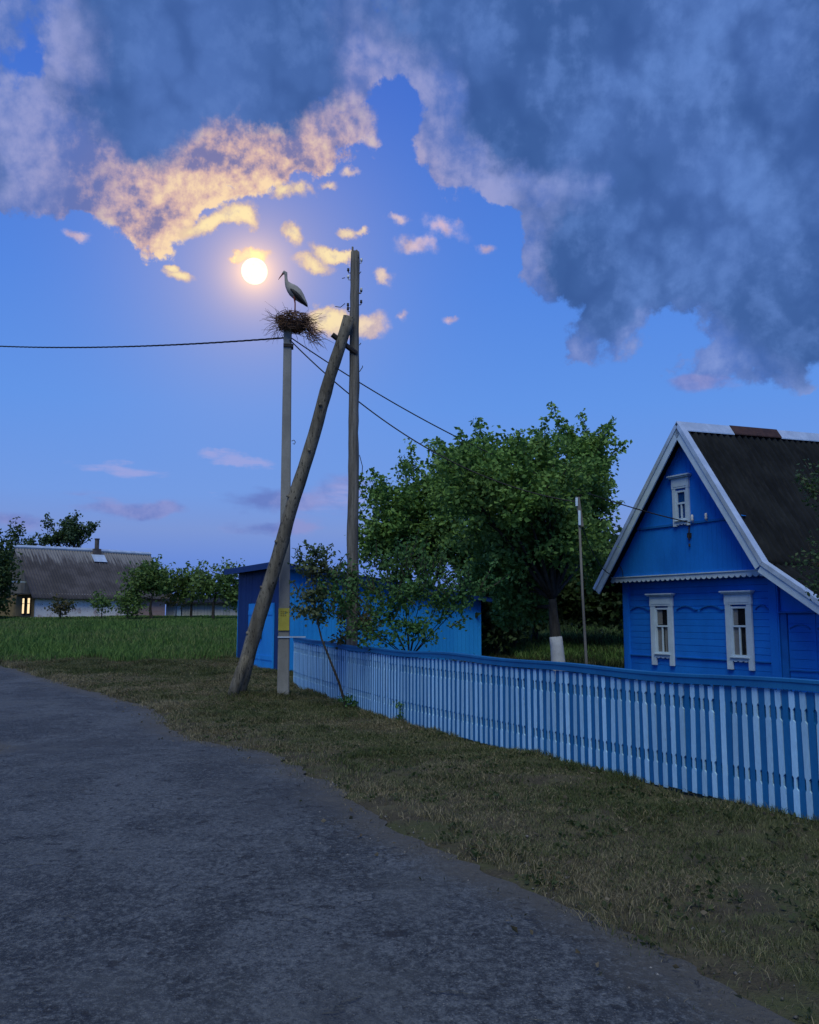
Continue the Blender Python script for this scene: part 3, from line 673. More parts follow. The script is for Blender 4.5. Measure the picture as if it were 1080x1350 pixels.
# ---------------------------------------------------------------- blue wooden cottage
def build_cottage():
    # local frame: x along the gable wall (towards the viewer's right), y into the house, z up
    th = math.atan2(-0.874, 0.486)
    root = empty('wooden_cottage', (5.141, 21.0, 0.0), 'blue wooden cottage with white window casings and dark corrugated gable roof behind the fence', 'house', th)
    bw, bt, wh = M['blue_wall'], M['blue_trim'], M['white']
    rr = random.Random(3)
    lnL = lambda x: 2.27 + (x + 0.36) * (5.75 - 2.27) / (2.43 + 0.36)
    lnR = lambda x: 5.75 - (x - 2.43) * (5.75 - 2.64) / (4.44 - 2.43)
    lnE = lambda x: 2.64 - (x - 4.44) * (2.64 - 1.85) / (5.66 - 4.44)
    W, D = 4.33, 8.0
    b = MB()                                                   # side and back walls, plus a sheet behind the front boards
    b.box((0.02, 0.03, -.1), (W, 0.12, 2.55)); b.box((0.0, 0.12, -.1), (0.12, D, 2.5)); b.box((W - .1, 0.12, -.1), (W, D, 2.5)); b.box((0.0, D, -.1), (W, D + .1, 2.5))
    b.build('wall', bw, root)
    f = MB()                                                   # clapboards of the front
    for (z0, z1, n) in ((-.1, .72, 5), (.74, 1.86, 8), (1.87, 2.56, 5)):
        hgt = (z1 - z0) / n
        for i in range(n):
            for (xa, xb) in ((.17, .93), (1.54, 3.06), (3.69, 4.12)) if z0 > .5 and z0 < 1.8 else ((.17, 4.12),):
                a = z0 + i * hgt; t = .012 + .004 * rr.random()
                f.add([(xa, .03, a), (xb, .03, a), (xb, .03, a + hgt - .004), (xa, .03, a + hgt - .004), (xa, .03 - t, a), (xb, .03 - t, a), (xb, .018, a + hgt - .012), (xa, .018, a + hgt - .012)],
                      [(4, 5, 6, 7), (0, 1, 5, 4), (7, 6, 2, 3), (0, 4, 7, 3), (5, 1, 2, 6)])
    f.build('clapboards', bw, root)
    for (xa, xb) in ((-.012, .17), (4.12, 4.345)):
        c = MB(); c.box((xa, -.035, -.1), (xb, .03, 2.5)); c.box((xa + .03, -.047, .1), (xb - .03, -.035, 2.3)); c.build('corner_board', bw, root, bevel=.004)
    for (xa, xb) in ((.18, .90), (1.60, 3.03), (3.74, 4.11)):
        s = MB(); s.box((xa, -.022, .725), (xb, .02, .752)); s.build('sill_board', bt, root, bevel=.003)
    for (xa, xb) in ((.22, .86), (1.66, 2.26), (2.34, 2.98), (3.78, 4.10)):
        br = MB(); n = 10
        up = [(xa + (xb - xa) * i / n, 1.80 + .085 * math.sin(math.pi * min(1, i / n * 1.15)) ** .8 if i < n else 1.80) for i in range(n + 1)]
        dn = [(x, z - .028) for x, z in up]
        br.prism_y(dn + up[::-1], -.02, .02)
        br.build('brow_moulding', bt, root)

    # gable, one plank beside another, in two tiers
    g = MB(); x = -.16
    while x < 4.40:
        x1 = x + .118 + .012 * rr.random()
        for tier in (0, 1):
            zb = 2.53 if tier == 0 else 3.66
            tops = []
            for xx in (x, x1 - .004):
                tops.append(min(lnL(xx), lnR(xx)) - .06)
            if tier == 0: tops = [min(t, 3.655) for t in tops]
            if max(tops) < zb + .03: continue
            tops = [max(t, zb + .004) for t in tops]
            y0 = -.25 - (.012 if tier else 0) - .004 * rr.random()
            pts = [(x, zb), (x1 - .004, zb), (x1 - .004, tops[1])]
            xm = 2.43
            if x < xm < x1 and tier: pts.append((xm, lnL(xm) - .06))
            pts.append((x, tops[0]))
            g.prism_y(pts, y0, -.215)
        x = x1
    g.prism_y([(-.12, 2.53), (4.40, 2.53), (2.43, 5.62)], -.213, -.19)
    g.build('gable', bw, root)
    bb = MB(); bb.box((.80, -.285, 3.62), (3.36, -.25, 3.675)); bb.build('belt_board', bt, root, bevel=.004)
    so_ = MB(); so_.box((-.14, -.25, 2.495), (4.30, .05, 2.528)); so_.build('soffit', bt, root)
    lc = MB(); n = 30; xs = [-.15 + (4.27 + .15) * i / (n * 6) for i in range(n * 6 + 1)]  # scalloped lace board under the gable
    low = [(x, 2.425 + .050 * (1 - abs(math.sin(math.pi * i / 6)) ** .7)) for i, x in enumerate(xs)]
    for i in range(n * 6):
        lc.add([(xs[i], -.275, low[i][1]), (xs[i + 1], -.275, low[i + 1][1]), (xs[i + 1], -.275, 2.545), (xs[i], -.275, 2.545),
                (xs[i], -.257, low[i][1]), (xs[i + 1], -.257, low[i + 1][1]), (xs[i + 1], -.257, 2.545), (xs[i], -.257, 2.545)],
               [(0, 1, 2, 3), (5, 4, 7, 6), (1, 0, 4, 5), (3, 2, 6, 7)])
    lc.box((-.16, -.30, 2.545), (4.29, -.25, 2.565))
    lc.build('lace_board', wh, root)

    # casings and windows
    def window(x0, x1, zleg, zc, zg0, zg1, ztr, y, curt, attic=False):
        cw = (x1 - x0); c = MB(); e = .10 if not attic else .09
        gx0, gx1 = x0 + cw * .23, x1 - cw * .20
        hd = zg1 + (.05 if not attic else .06)
        c.box((x0, y - .05, zleg), (gx0 - .015, y, hd)); c.box((gx1 + .015, y - .05, zleg), (x1, y, hd))       # side boards that end in legs
        c.box((x0 - .012, y - .056, hd), (x1 + .012, y, zc - .075))                                            # header
        c.box((x0 - .05, y - .10, zc - .075), (x1 + .05, y, zc - .045)); c.box((x0 - .075, y - .13, zc - .045), (x1 + .075, y, zc - .015))
        c.box((x0 + .04, y - .064, hd + .04), (x1 - .04, y - .056, zc - .12))
        zb = zg0 - .035; m = 12                                                                                # scalloped apron
        for i in range(m):
            xa = gx0 - .015 + (gx1 - gx0 + .03) * i / m; xb = gx0 - .015 + (gx1 - gx0 + .03) * (i + 1) / m
            dd = .055 + .03 * abs(math.sin(math.pi * (i + .5) / 4))
            c.box((xa, y - .045, zb - dd), (xb - .001, y - .002, zb))
        c.box((gx0 - .05, y - .085, zb), (gx1 + .05, y, zb + .022))
        win = c.build('window', wh, root, bevel=.003)
        s = MB(); w_ = .028
        s.box((gx0 - .013, y - .035, zg0 - .012), (gx0 + w_, y + .01, zg1 + .012)); s.box((gx1 - w_, y - .035, zg0 - .012), (gx1 + .013, y + .01, zg1 + .012))
        s.box((gx0 + w_, y - .035, zg0 - .012), (gx1 - w_, y + .01, zg0 + w_)); s.box((gx0 + w_, y - .035, zg1 - w_), (gx1 - w_, y + .01, zg1 + .012))
        s.box((gx0 + w_, y - .040, ztr - .02), (gx1 - w_, y + .005, ztr + .02))
        xm = (gx0 + gx1) / 2; s.box((xm - .016, y - .036, zg0 + w_), (xm + .016, y + .004, ztr - .02))
        s.build('sash', wh, win, bevel=.002)
        p = MB(); p.box((gx0 + .01, y - .008, zg0), (gx1 - .01, y - .003, zg1)); p.build('pane', M['glass'], win)
        bk = MB(); bk.box((gx0, y + .012, zg0), (gx1, y + .016, zg1)); bk.build('backing', M['dark_room'], win)
        if curt:
            cu = MB()
            for (xa, xb, za, zb2) in curt:
                n_ = 22; xa = gx0 + (gx1 - gx0) * xa; xb = gx0 + (gx1 - gx0) * xb
                for i in range(n_):
                    u0 = xa + (xb - xa) * i / n_; u1 = xa + (xb - xa) * (i + 1) / n_
                    ya = y + .004 + .003 * math.sin(i * 1.9); yb = y + .004 + .003 * math.sin((i + 1) * 1.9)
                    cu.add([(u0, ya, za), (u1, yb, za), (u1, yb, zb2), (u0, ya, zb2)], [(0, 1, 2, 3)])
            cu.build('curtain', M['curtain'], win)
    window(.90, 1.57, .545, 2.17, .82, 1.82, 1.42, -.002, [(.06, .46, 1.46, 1.80), (.04, .44, .84, 1.40), (.62, .80, .84, 1.40)])
    window(3.05, 3.71, .555, 2.18, .83, 1.83, 1.44, -.002, [(.05, .36, 1.47, 1.80), (.04, .52, .85, 1.42), (.80, .97, .85, 1.42)])
    window(1.95, 2.42, 3.60, 4.74, 3.74, 4.37, 4.10, -.264, None, True)

    # barge boards with a bright sheet-metal edge over them
    def along(p0, p1, wdt, y0, y1, mb, lift0, lift1):
        d = Vector((p1[0] - p0[0], p1[1] - p0[1])); d.normalize(); nrm = Vector((-d.y, d.x))
        if nrm.y < 0: nrm = -nrm
        q = [Vector(p0) + nrm * lift0, Vector(p1) + nrm * lift0, Vector(p1) + nrm * lift1, Vector(p0) + nrm * lift1]
        pts = [(v.x, v.y) for v in q]
        ar = sum(pts[i][0] * pts[(i + 1) % 4][1] - pts[(i + 1) % 4][0] * pts[i][1] for i in range(4))
        if ar < 0: pts = pts[::-1]
        mb.prism_y(pts, y0, y1)
    AP, EL, KN, EX = (2.43, 5.74), (-.36, 2.27), (4.44, 2.64), (6.9, 2.64 - (6.9 - 4.44) * .6475)
    for a_, b_ in ((EL, AP), (AP, KN), (KN, EX)):
        m_ = MB(); along(a_, b_, 0, -.585, -.55, m_, -.17, .0); m_.build('barge_board', wh, root, bevel=.004)
        m_ = MB(); along(a_, b_, 0, -.60, -.43, m_, .056, .068); along(a_, b_, 0, -.606, -.60, m_, -.02, .068); m_.build('edge_flashing', M['galv'], root)

    # corrugated roof: left slope, right slope and the flatter slope over the side bay
    def slope(p_top, p_bot, name, y0=-.56, y1=8.4, rise=0.0):
        n_y, per, amp = 45 * 7, .20, .040
        ys = np.linspace(y0, y1, n_y + 1); m_ = 26
        d = np.array([p_bot[0] - p_top[0], p_bot[1] - p_top[1]]); L = np.linalg.norm(d); nr = np.array([-d[1], d[0]]) / L
        if nr[1] < 0: nr = -nr
        V = []
        for j in range(m_ + 1):
            t = j / m_
            step = ((t * L) % 1.55) / 1.55
            w = amp * np.cos((ys - y0) * 2 * np.pi / per) + .004 + .012 * step + .006 * np.sin(ys * 1.7 + j)
            xx = p_top[0] + d[0] * t + nr[0] * w; zz = p_top[1] + d[1] * t + nr[1] * w + rise * (1 - t) * (ys - y0)
            V.append(np.column_stack([xx, ys, zz]))
        V = np.vstack(V); i = np.arange((m_ + 1) * (n_y + 1)).reshape(m_ + 1, n_y + 1)
        Fc = np.column_stack([i[:-1, :-1].ravel(), i[:-1, 1:].ravel(), i[1:, 1:].ravel(), i[1:, :-1].ravel()])
        if d[0] > 0: Fc = Fc[:, ::-1]
        o = np_mesh(name, V, Fc, M['slate'], root, smooth=True)
        so2 = o.modifiers.new('thick', 'SOLIDIFY'); so2.thickness = .012; so2.offset = -1
        return o
    RISE = .045
    rf = slope(AP, KN, 'roof', rise=RISE); slope(AP, (EL[0] - .05, EL[1] - .06), 'roof', rise=RISE); slope(KN, EX, 'roof')
    for (ya, yb, mt) in ((-.60, 1.07, 'galv'), (1.06, 2.66, 'rust'), (2.65, 8.4, 'galv')):
        r_ = MB(); z = lambda y: 5.745 + RISE * (y + .56) + .085
        dz = .012 if mt == 'rust' else 0
        for sx in (-1, 1):
            sl = 1.247 if sx < 0 else 1.547; w_ = .135
            r_.add([(2.43, ya, z(ya) + .025 + dz), (2.43, yb, z(yb) + .025 + dz), (2.43 + sx * w_, yb, z(yb) + .025 + dz - w_ * sl), (2.43 + sx * w_, ya, z(ya) + .025 + dz - w_ * sl),
                    (2.43, ya, z(ya) + dz), (2.43, yb, z(yb) + dz), (2.43 + sx * w_, yb, z(yb) + dz - w_ * sl), (2.43 + sx * w_, ya, z(ya) + dz - w_ * sl)],
                   [(0, 1, 2, 3), (7, 6, 5, 4), (2, 6, 7, 3), (0, 3, 7, 4), (1, 5, 6, 2)])
        o = r_.build('ridge_cap', M[mt], root)
        if mt == 'rust': o['label'] = 'rusty brown section of ridge cap'

    # flatter side bay at the right, with its panelled wall
    e = MB(); e.prism_y([(4.345, -.1), (6.5, -.1), (6.5, lnE(6.5) - .12), (4.44, 2.5), (4.345, 2.5)], .035, .12)
    e.box((6.4, .12, -.1), (6.5, 6.0, lnE(6.5) - .14)); e.build('side_bay', bw, root)
    p = MB(); n = 9
    for i in range(n):
        z0 = .15 + 1.53 * i / n
        p.box((4.52, .012, z0), (5.08, .033, z0 + 1.53 / n - .008)); p.box((5.12, .012, z0), (5.98, .033, z0 + 1.53 / n - .008))
    p.box((5.083, .004, .1), (5.117, .034, 1.70)); p.build('side_bay_boards', bw, root)
    t = MB(); t.box((4.36, -.06, 1.70), (6.5, .034, 1.735)); t.box((4.36, -.012, .1), (4.50, .034, 1.698)); t.box((6.0, -.012, .1), (6.14, .034, 1.698)); t.build('side_bay_trim', bt, root, bevel=.004)
    for (xa, xb) in ((4.56, 5.0), (5.16, 5.6)):
        bm2 = MB(); up = [(xa + (xb - xa) * i / 10, 1.42 + .08 * math.sin(math.pi * i / 10) ** .8) for i in range(11)]
        bm2.prism_y([(x, z - .026) for x, z in up] + up[::-1], -.012, .011); bm2.build('brow_moulding', bt, root)
    bm2 = MB(); bm2.box((4.52, -.014, .60), (5.95, .011, .625)); bm2.build('sill_board', bt, root)

    # porcelain insulators and the iron hook on the gable
    for x_ in (2.52, 2.90):
        i_ = MB(); i_.tube([(x_, -.33, 3.66), (x_, -.33, 3.70), (x_, -.33, 3.73), (x_, -.33, 3.76), (x_, -.33, 3.80), (x_, -.33, 3.815)], [.012, .032, .024, .030, .022, .008], 12)
        i_.tube([(x_, -.25, 3.65), (x_, -.33, 3.655), (x_, -.33, 3.67)], .008, 6); i_.build('insulator', M['ceramic'], root, smooth=True)
    h = MB(); h.tube([(2.37, -.265, 3.58), (2.375, -.285, 3.45), (2.36, -.30, 3.36), (2.38, -.29, 3.28)], .014, 6); h.box((2.33, -.30, 3.33), (2.42, -.26, 3.43)); h.tube([(2.37, -.28, 3.20), (2.375, -.29, 3.14)], .02, 6)
    h.build('hook', M['iron'], root)
    w = MB(); w.tube([(.28, -.27, 2.55), (.30, -.30, 2.70), (.22, -.31, 2.83), (.12, -.29, 2.80)], .008, 5); w.build('wire_stub', M['cable'], root)
build_cottage()

# ---------------------------------------------------------------- picket fence
def build_fence():
    root = empty('picket_fence', (0.5, 12.0, 0.0), 'long blue and white picket fence curving along the grass verge', 'fence')
    def loc(P): return (P[0] - .5, P[1] - 12.0, P[2])
    step = .121; n = int(FLEN / step)
    Pn, _ = spline(FENCE, n + 1)
    T = np.gradient(Pn, axis=0); T /= np.linalg.norm(T, axis=1)[:, None]
    Nn = np.column_stack([T[:, 1], -T[:, 0]])                  # towards the road
    rr = random.Random(5)
    wob = lambda s: .012 * math.sin(s * .9) + .010 * math.sin(s * 2.3 + 1)
    top = lambda i: 1.06 + .02 * math.sin(i * .045) + .008 * math.sin(i * .21)
    def pf(i, u, w, z):                                        # i: picket index, u: along, w: out towards the road, z
        k = min(max(int(round(i)), 0), n); f = i - k
        q = Pn[k] + T[k] * (u + f * step) + Nn[k] * w
        return (q[0] - .5, q[1] - 12.0, z + gzf(q[0], q[1]))
    def picket(mb, i, off, wd, thick, w0, zb, zt, notch, lean):
        hw = wd / 2; zz = [zb, .235, .255, .335, .355, .78, .80, .885, .905, zt]
        cut = [0, 0, notch, notch, 0, 0, notch, notch, 0, 0]
        vs = []
        for z, c in zip(zz, cut):
            u = off + lean * z
            for (uu, ww) in ((-hw + c * .55, w0), (hw - c, w0), (hw - c, w0 + thick), (-hw + c * .55, w0 + thick)): vs.append(pf(i, u + uu, ww, z))
        fs = [(3, 2, 1, 0)]; m = len(zz)
        for j in range(m - 1):
            for a in range(4):
                b2 = (a + 1) % 4; fs.append((j * 4 + a, j * 4 + b2, (j + 1) * 4 + b2, (j + 1) * 4 + a))
        q = (m - 1) * 4; fs.append((q, q + 1, q + 2, q + 3)); mb.add(vs, fs)
    inview = []
    for i in range(n):
        x, y = Pn[i]
        if abs(x) < y * .475: inview.append(i)
    solo = set(sorted(inview, key=lambda i: -i)[:100])
    rest = MB()
    for i in range(n):
        a = (.5 + .0 * i); lean = rr.uniform(-.018, .018)
        args = (i + .02, .0, .054 + rr.uniform(-.003, .004), .018, .020, .02 + rr.uniform(0, .02), 1.03 + wob(i * .12) + rr.uniform(-.012, .004), rr.choice((.014, .018, .022)) if rr.random() > .06 else 0.0, lean)
        if i in solo:
            m = MB(); picket(m, *args); m.build('picket', M['pale_picket'], root)
        else: picket(rest, *args)
    o = rest.build('picket', M['pale_picket'], root); o['kind'] = 'stuff'
    sl = MB()
    for i in range(n):
        picket(sl, i + .5, 0, .068 + rr.uniform(-.004, .002), .016, .016, .02 + rr.uniform(0, .02), 1.035, .012, rr.uniform(-.01, .01))
    sl.build('slat_panel', M['blue_fence'], root)
    def strip(name, z0, z1, w0, w1, mat, zf=None):
        vs = []; fs = []
        for i in range(n + 1):
            dz = wob(i * .12) if zf else 0
            for (w, z) in ((w0, z0), (w1, z0), (w1, z1), (w0, z1)): vs.append(pf(i, 0, w, z + dz))
        for i in range(n):
            for a in range(4):
                b2 = (a + 1) % 4; fs.append((i * 4 + a, (i + 1) * 4 + a, (i + 1) * 4 + b2, i * 4 + b2))
        fs.append((0, 1, 2, 3)); q = n * 4; fs.append((q + 3, q + 2, q + 1, q))
        mb = MB(); mb.add(vs, fs); return mb.build(name, mat, root)
    strip('rail', .225, .365, -.045, .0145, M['blue_fence']); strip('rail', .77, .915, -.045, .0145, M['blue_fence'])
    strip('cap_board', 1.038, 1.098, .040, .060, M['blue_fence'], True); strip('cap_board', 1.099, 1.124, -.04, .068, M['blue_fence'], True)
    for i in range(1, n, 20):
        p = MB(); x, y, z = pf(i, 0, -.09, 0)
        p.box((x - .045, y - .045, z - .2), (x + .045, y + .045, z + 1.0)); p.build('post', M['plank'], root)
build_fence()

# ---------------------------------------------------------------- poles
def build_poles():
    # concrete pole under the nest
    g = gzf(-2.47, 17.35)
    base = Vector((-2.47, 17.35, g))
    root = empty('concrete_pole', base, 'slim grey concrete pole with a yellow plate carrying the nest', 'utility pole', R(8))
    m = MB(); H = 7.52 - g; vs = []; zs = [-.4, 0, 2, 4, 6, H]; lean = -.012
    for z in zs:
        t = max(z, 0) / H; hw = .118 * (1 - t) + .082 * t; hd = .11 * (1 - t) + .08 * t; c = .018
        for (x, y) in ((-hw + c, -hd), (hw - c, -hd), (hw, -hd + c), (hw, hd - c), (hw - c, hd), (-hw + c, hd), (-hw, hd - c), (-hw, -hd + c)):
            vs.append((x + lean * max(z, 0) * .35, y, z))
    fs = [tuple(range(7, -1, -1))]
    for j in range(len(zs) - 1):
        for a in range(8): fs.append((j * 8 + a, j * 8 + (a + 1) % 8, (j + 1) * 8 + (a + 1) % 8, (j + 1) * 8 + a))
    fs.append(tuple((len(zs) - 1) * 8 + k for k in range(8)))
    m.add(vs, fs); m.build('shaft', M['concrete'], root, bevel=.004)
    p = MB(); p.box((-.118, -.128, 1.30), (.096, -.119, 1.735)); pl = p.build('plate', M['yellow'], root, bevel=.002)
    q = MB(); rq = random.Random(9)
    for row in range(3):                                       # worn, unreadable figures
        for c_ in range(3):
            x0 = -.075 + c_ * .042; z0 = 1.58 + row * .04
            q.box((x0, -.1305, z0), (x0 + .034 * rq.uniform(.7, 1), -.1282, z0 + .030 * rq.uniform(.7, 1)))
    q.build('worn_mark', M['ochre_mark'], pl)
    h = MB(); h.tube([(.085, 0, 5.1), (.13, -.01, 5.12), (.16, -.02, 5.08), (.14, -.02, 5.03), (.11, -.01, 5.05)], .008, 5); h.build('hook', M['iron'], root)
    s = MB(); s.box((-.125, -.125, 1.16), (.125, .122, 1.185)); s.box((.124, -.01, 1.16), (.42, .005, 1.185)); s.build('strap', M['galv'], root)
    c = MB(); c.box((-.115, -.11, H - .42), (.09, .11, H - .36)); c.build('collar', M['iron'], root)

    # braced wooden pole behind the fence
    bx, by = -1.085, 16.62
    g = gzf(bx, by)
    root = empty('wooden_utility_pole', (bx, by, g), 'tall weathered wooden pole with a leaning wooden brace beside the nest pole', 'utility pole')
    m = MB(); n = 40; H = 8.84 - g; rr = random.Random(2)
    pts = [(.006 * math.sin(i * .7) + .004 * rr.uniform(-1, 1), .004 * rr.uniform(-1, 1), -.3 + (H + .3) * i / n) for i in range(n + 1)]
    m.tube(pts, [.118 - .028 * i / n + .004 * rr.uniform(-1, 1) for i in range(n + 1)], 14, lump=.10, seed=4)
    for (x, y, dz, r_) in ((-.045, -.02, .10, .03), (.03, .02, .05, .035), (.06, -.04, -.02, .025), (-.02, .05, .03, .03)):
        m.tube([(x, y, H - .15), (x * 1.1, y, H + dz)], [r_, r_ * .6], 6, lump=.4, seed=int(100 * abs(x)))
    m.build('shaft', M['old_wood'], root, smooth=True)
    top = Vector((-1.185, 16.37, 7.42)); bot = Vector((-3.43, 17.20, gzf(-3.43, 17.2) - .25))
    o = Vector((bx, by, g)); n = 26; m = MB()
    pts = [bot.lerp(top, i / n) - o + Vector((.012 * math.sin(i * .8), .01 * math.sin(i * 1.3), 0)) for i in range(n + 1)]
    m.tube(pts, [.155 - .042 * (i / n) ** .6 + .005 * rr.uniform(-1, 1) for i in range(n + 1)], 16, lump=.09, seed=8)
    for i in (3, 5, 8, 11, 14, 17, 20):
        p = Vector(pts[i]); a = rr.uniform(3.6, 5.6); rad = .16
        q = p + Vector((math.cos(a) * rad, math.sin(a) * rad, .02)); m.tube([p, q], [.045, .03], 7, lump=.4, seed=i)
    m.build('brace', M['strut_wood'], root, smooth=True)
    m = MB(); d = (bot - top).normalized()                      # hewn stub bolted to the foot of the brace
    q0 = bot - o + Vector((.02, -.12, 0)); m.tube([q0 + Vector((-.10, .02, -.1)), q0 - d * .8 + Vector((-.05, .02, 0)), q0 - d * 1.1 + Vector((-.03, .02, 0))], [.13, .11, .07], 9, lump=.25, seed=3)
    m.build('brace_stub', M['strut_wood'], root, smooth=True)
    pin = MB(); p0 = at(438, 441, 16.36) - o; p1 = at(470, 466, 16.55) - o
    pin.tube([p0, p1], .052, 8); pin.build('cross_pin', M['iron'], root)
    def ins(px, py, side):
        h = at(466, py, by).z - g; s = -1 if side < 0 else 1
        k = MB(); k.tube([(s * .08, 0, h - .03), (s * .125, -.01, h - .03), (s * .13, -.01, h + .01)], .010, 5)
        k.tube([(s * .13, -.01, h), (s * .13, -.01, h + .018), (s * .13, -.01, h + .035), (s * .13, -.01, h + .058), (s * .13, -.01, h + .068)], [.018, .027, .021, .024, .010], 10)
        k.build('insulator', M['ceramic' if side in (-2, 2) else 'iron'], root, smooth=True)
    for (py, sd_) in ((345, 2), (358, -1), (367, -2), (384, 2), (385, 1), (400, 1), (404, -1), (409, -1)): ins(0, py, sd_)
    for pl_ in ([(455, 400), (449, 405), (442, 404)], [(455, 366), (451, 367)], [(473, 362), (476, 358)], [(474, 455), (476, 452)], [(474, 490), (478, 484), (478, 482)], [(474, 600), (478, 615), (477, 630), (474, 642)]):
        w = MB(); w.tube([at(x, y, by - .05) - o for x, y in pl_], .008, 5); w.build('wire_stub', M['cable'], root)
build_poles()

# ---------------------------------------------------------------- nest and stork
NEST = at(386, 425, 17.3)
def build_nest():
    rr = random.Random(12); m = MB(); c = NEST
    def twig(p0, p1, r, bend=.05):
        mid = (p0 + p1) / 2 + Vector((rr.uniform(-1, 1), rr.uniform(-1, 1), rr.uniform(-1, 1))) * bend
        m.tube([p0 - c, mid - c, p1 - c], [r, r * .85, r * .4], 4, cap=False)
    for i in range(620):                                       # the woven bowl
        a = rr.uniform(0, 2 * math.pi); lev = rr.random()
        rad = (.20 + .13 * lev ** .7) * rr.uniform(.75, 1.08); z = -.17 + .30 * lev
        p = c + Vector((math.cos(a) * rad, math.sin(a) * rad, z))
        tn = Vector((-math.sin(a), math.cos(a), rr.uniform(-.35, .35))).normalized()
        L = rr.uniform(.10, .30); twig(p - tn * L / 2, p + tn * L / 2, rr.uniform(.004, .009), .04)
    for i in range(130):                                       # floor
        a = rr.uniform(0, 6.28); r_ = rr.uniform(0, .22); b = rr.uniform(0, 6.28)
        p = c + Vector((math.cos(a) * r_, math.sin(a) * r_, rr.uniform(-.16, .06))); d = Vector((math.cos(b), math.sin(b), 0)) * .14; twig(p - d, p + d, .006)
    for i in range(150):                                       # stray ends round the rim
        a = rr.uniform(0, 2 * math.pi); p = c + Vector((math.cos(a) * .26, math.sin(a) * .26, rr.uniform(-.12, .12)))
        d = Vector((math.cos(a), math.sin(a), rr.uniform(-.5, .6))).normalized(); twig(p, p + d * rr.uniform(.14, .46), rr.uniform(.003, .006), .06)
    for i in range(130):                                       # the right side has slipped and hangs down along the cables
        t = rr.random() ** .8; p = c + Vector((.10 + .40 * t + rr.uniform(-.10, .10), rr.uniform(-.18, .18), .06 - .38 * t + rr.uniform(-.15, .15)))
        d = Vector((rr.uniform(.1, 1.0), rr.uniform(-.4, .4), rr.uniform(-1.0, .25))).normalized(); twig(p - d * .08, p + d * rr.uniform(.12, .36), rr.uniform(.003, .007), .06)
    for i in range(26):                                        # and a few hang at the left
        p = c + Vector((rr.uniform(-.38, -.1), rr.uniform(-.15, .15), rr.uniform(-.2, 0)))
        d = Vector((rr.uniform(-.6, .1), rr.uniform(-.3, .3), rr.uniform(-1.0, -.2))).normalized(); twig(p, p + d * rr.uniform(.18, .42), rr.uniform(.0025, .005), .06)
    o = m.build('stork_nest', M['twig']); o.location = c
    tag(o, 'ragged stork nest of dry twigs on top of the concrete pole', 'nest')
build_nest()

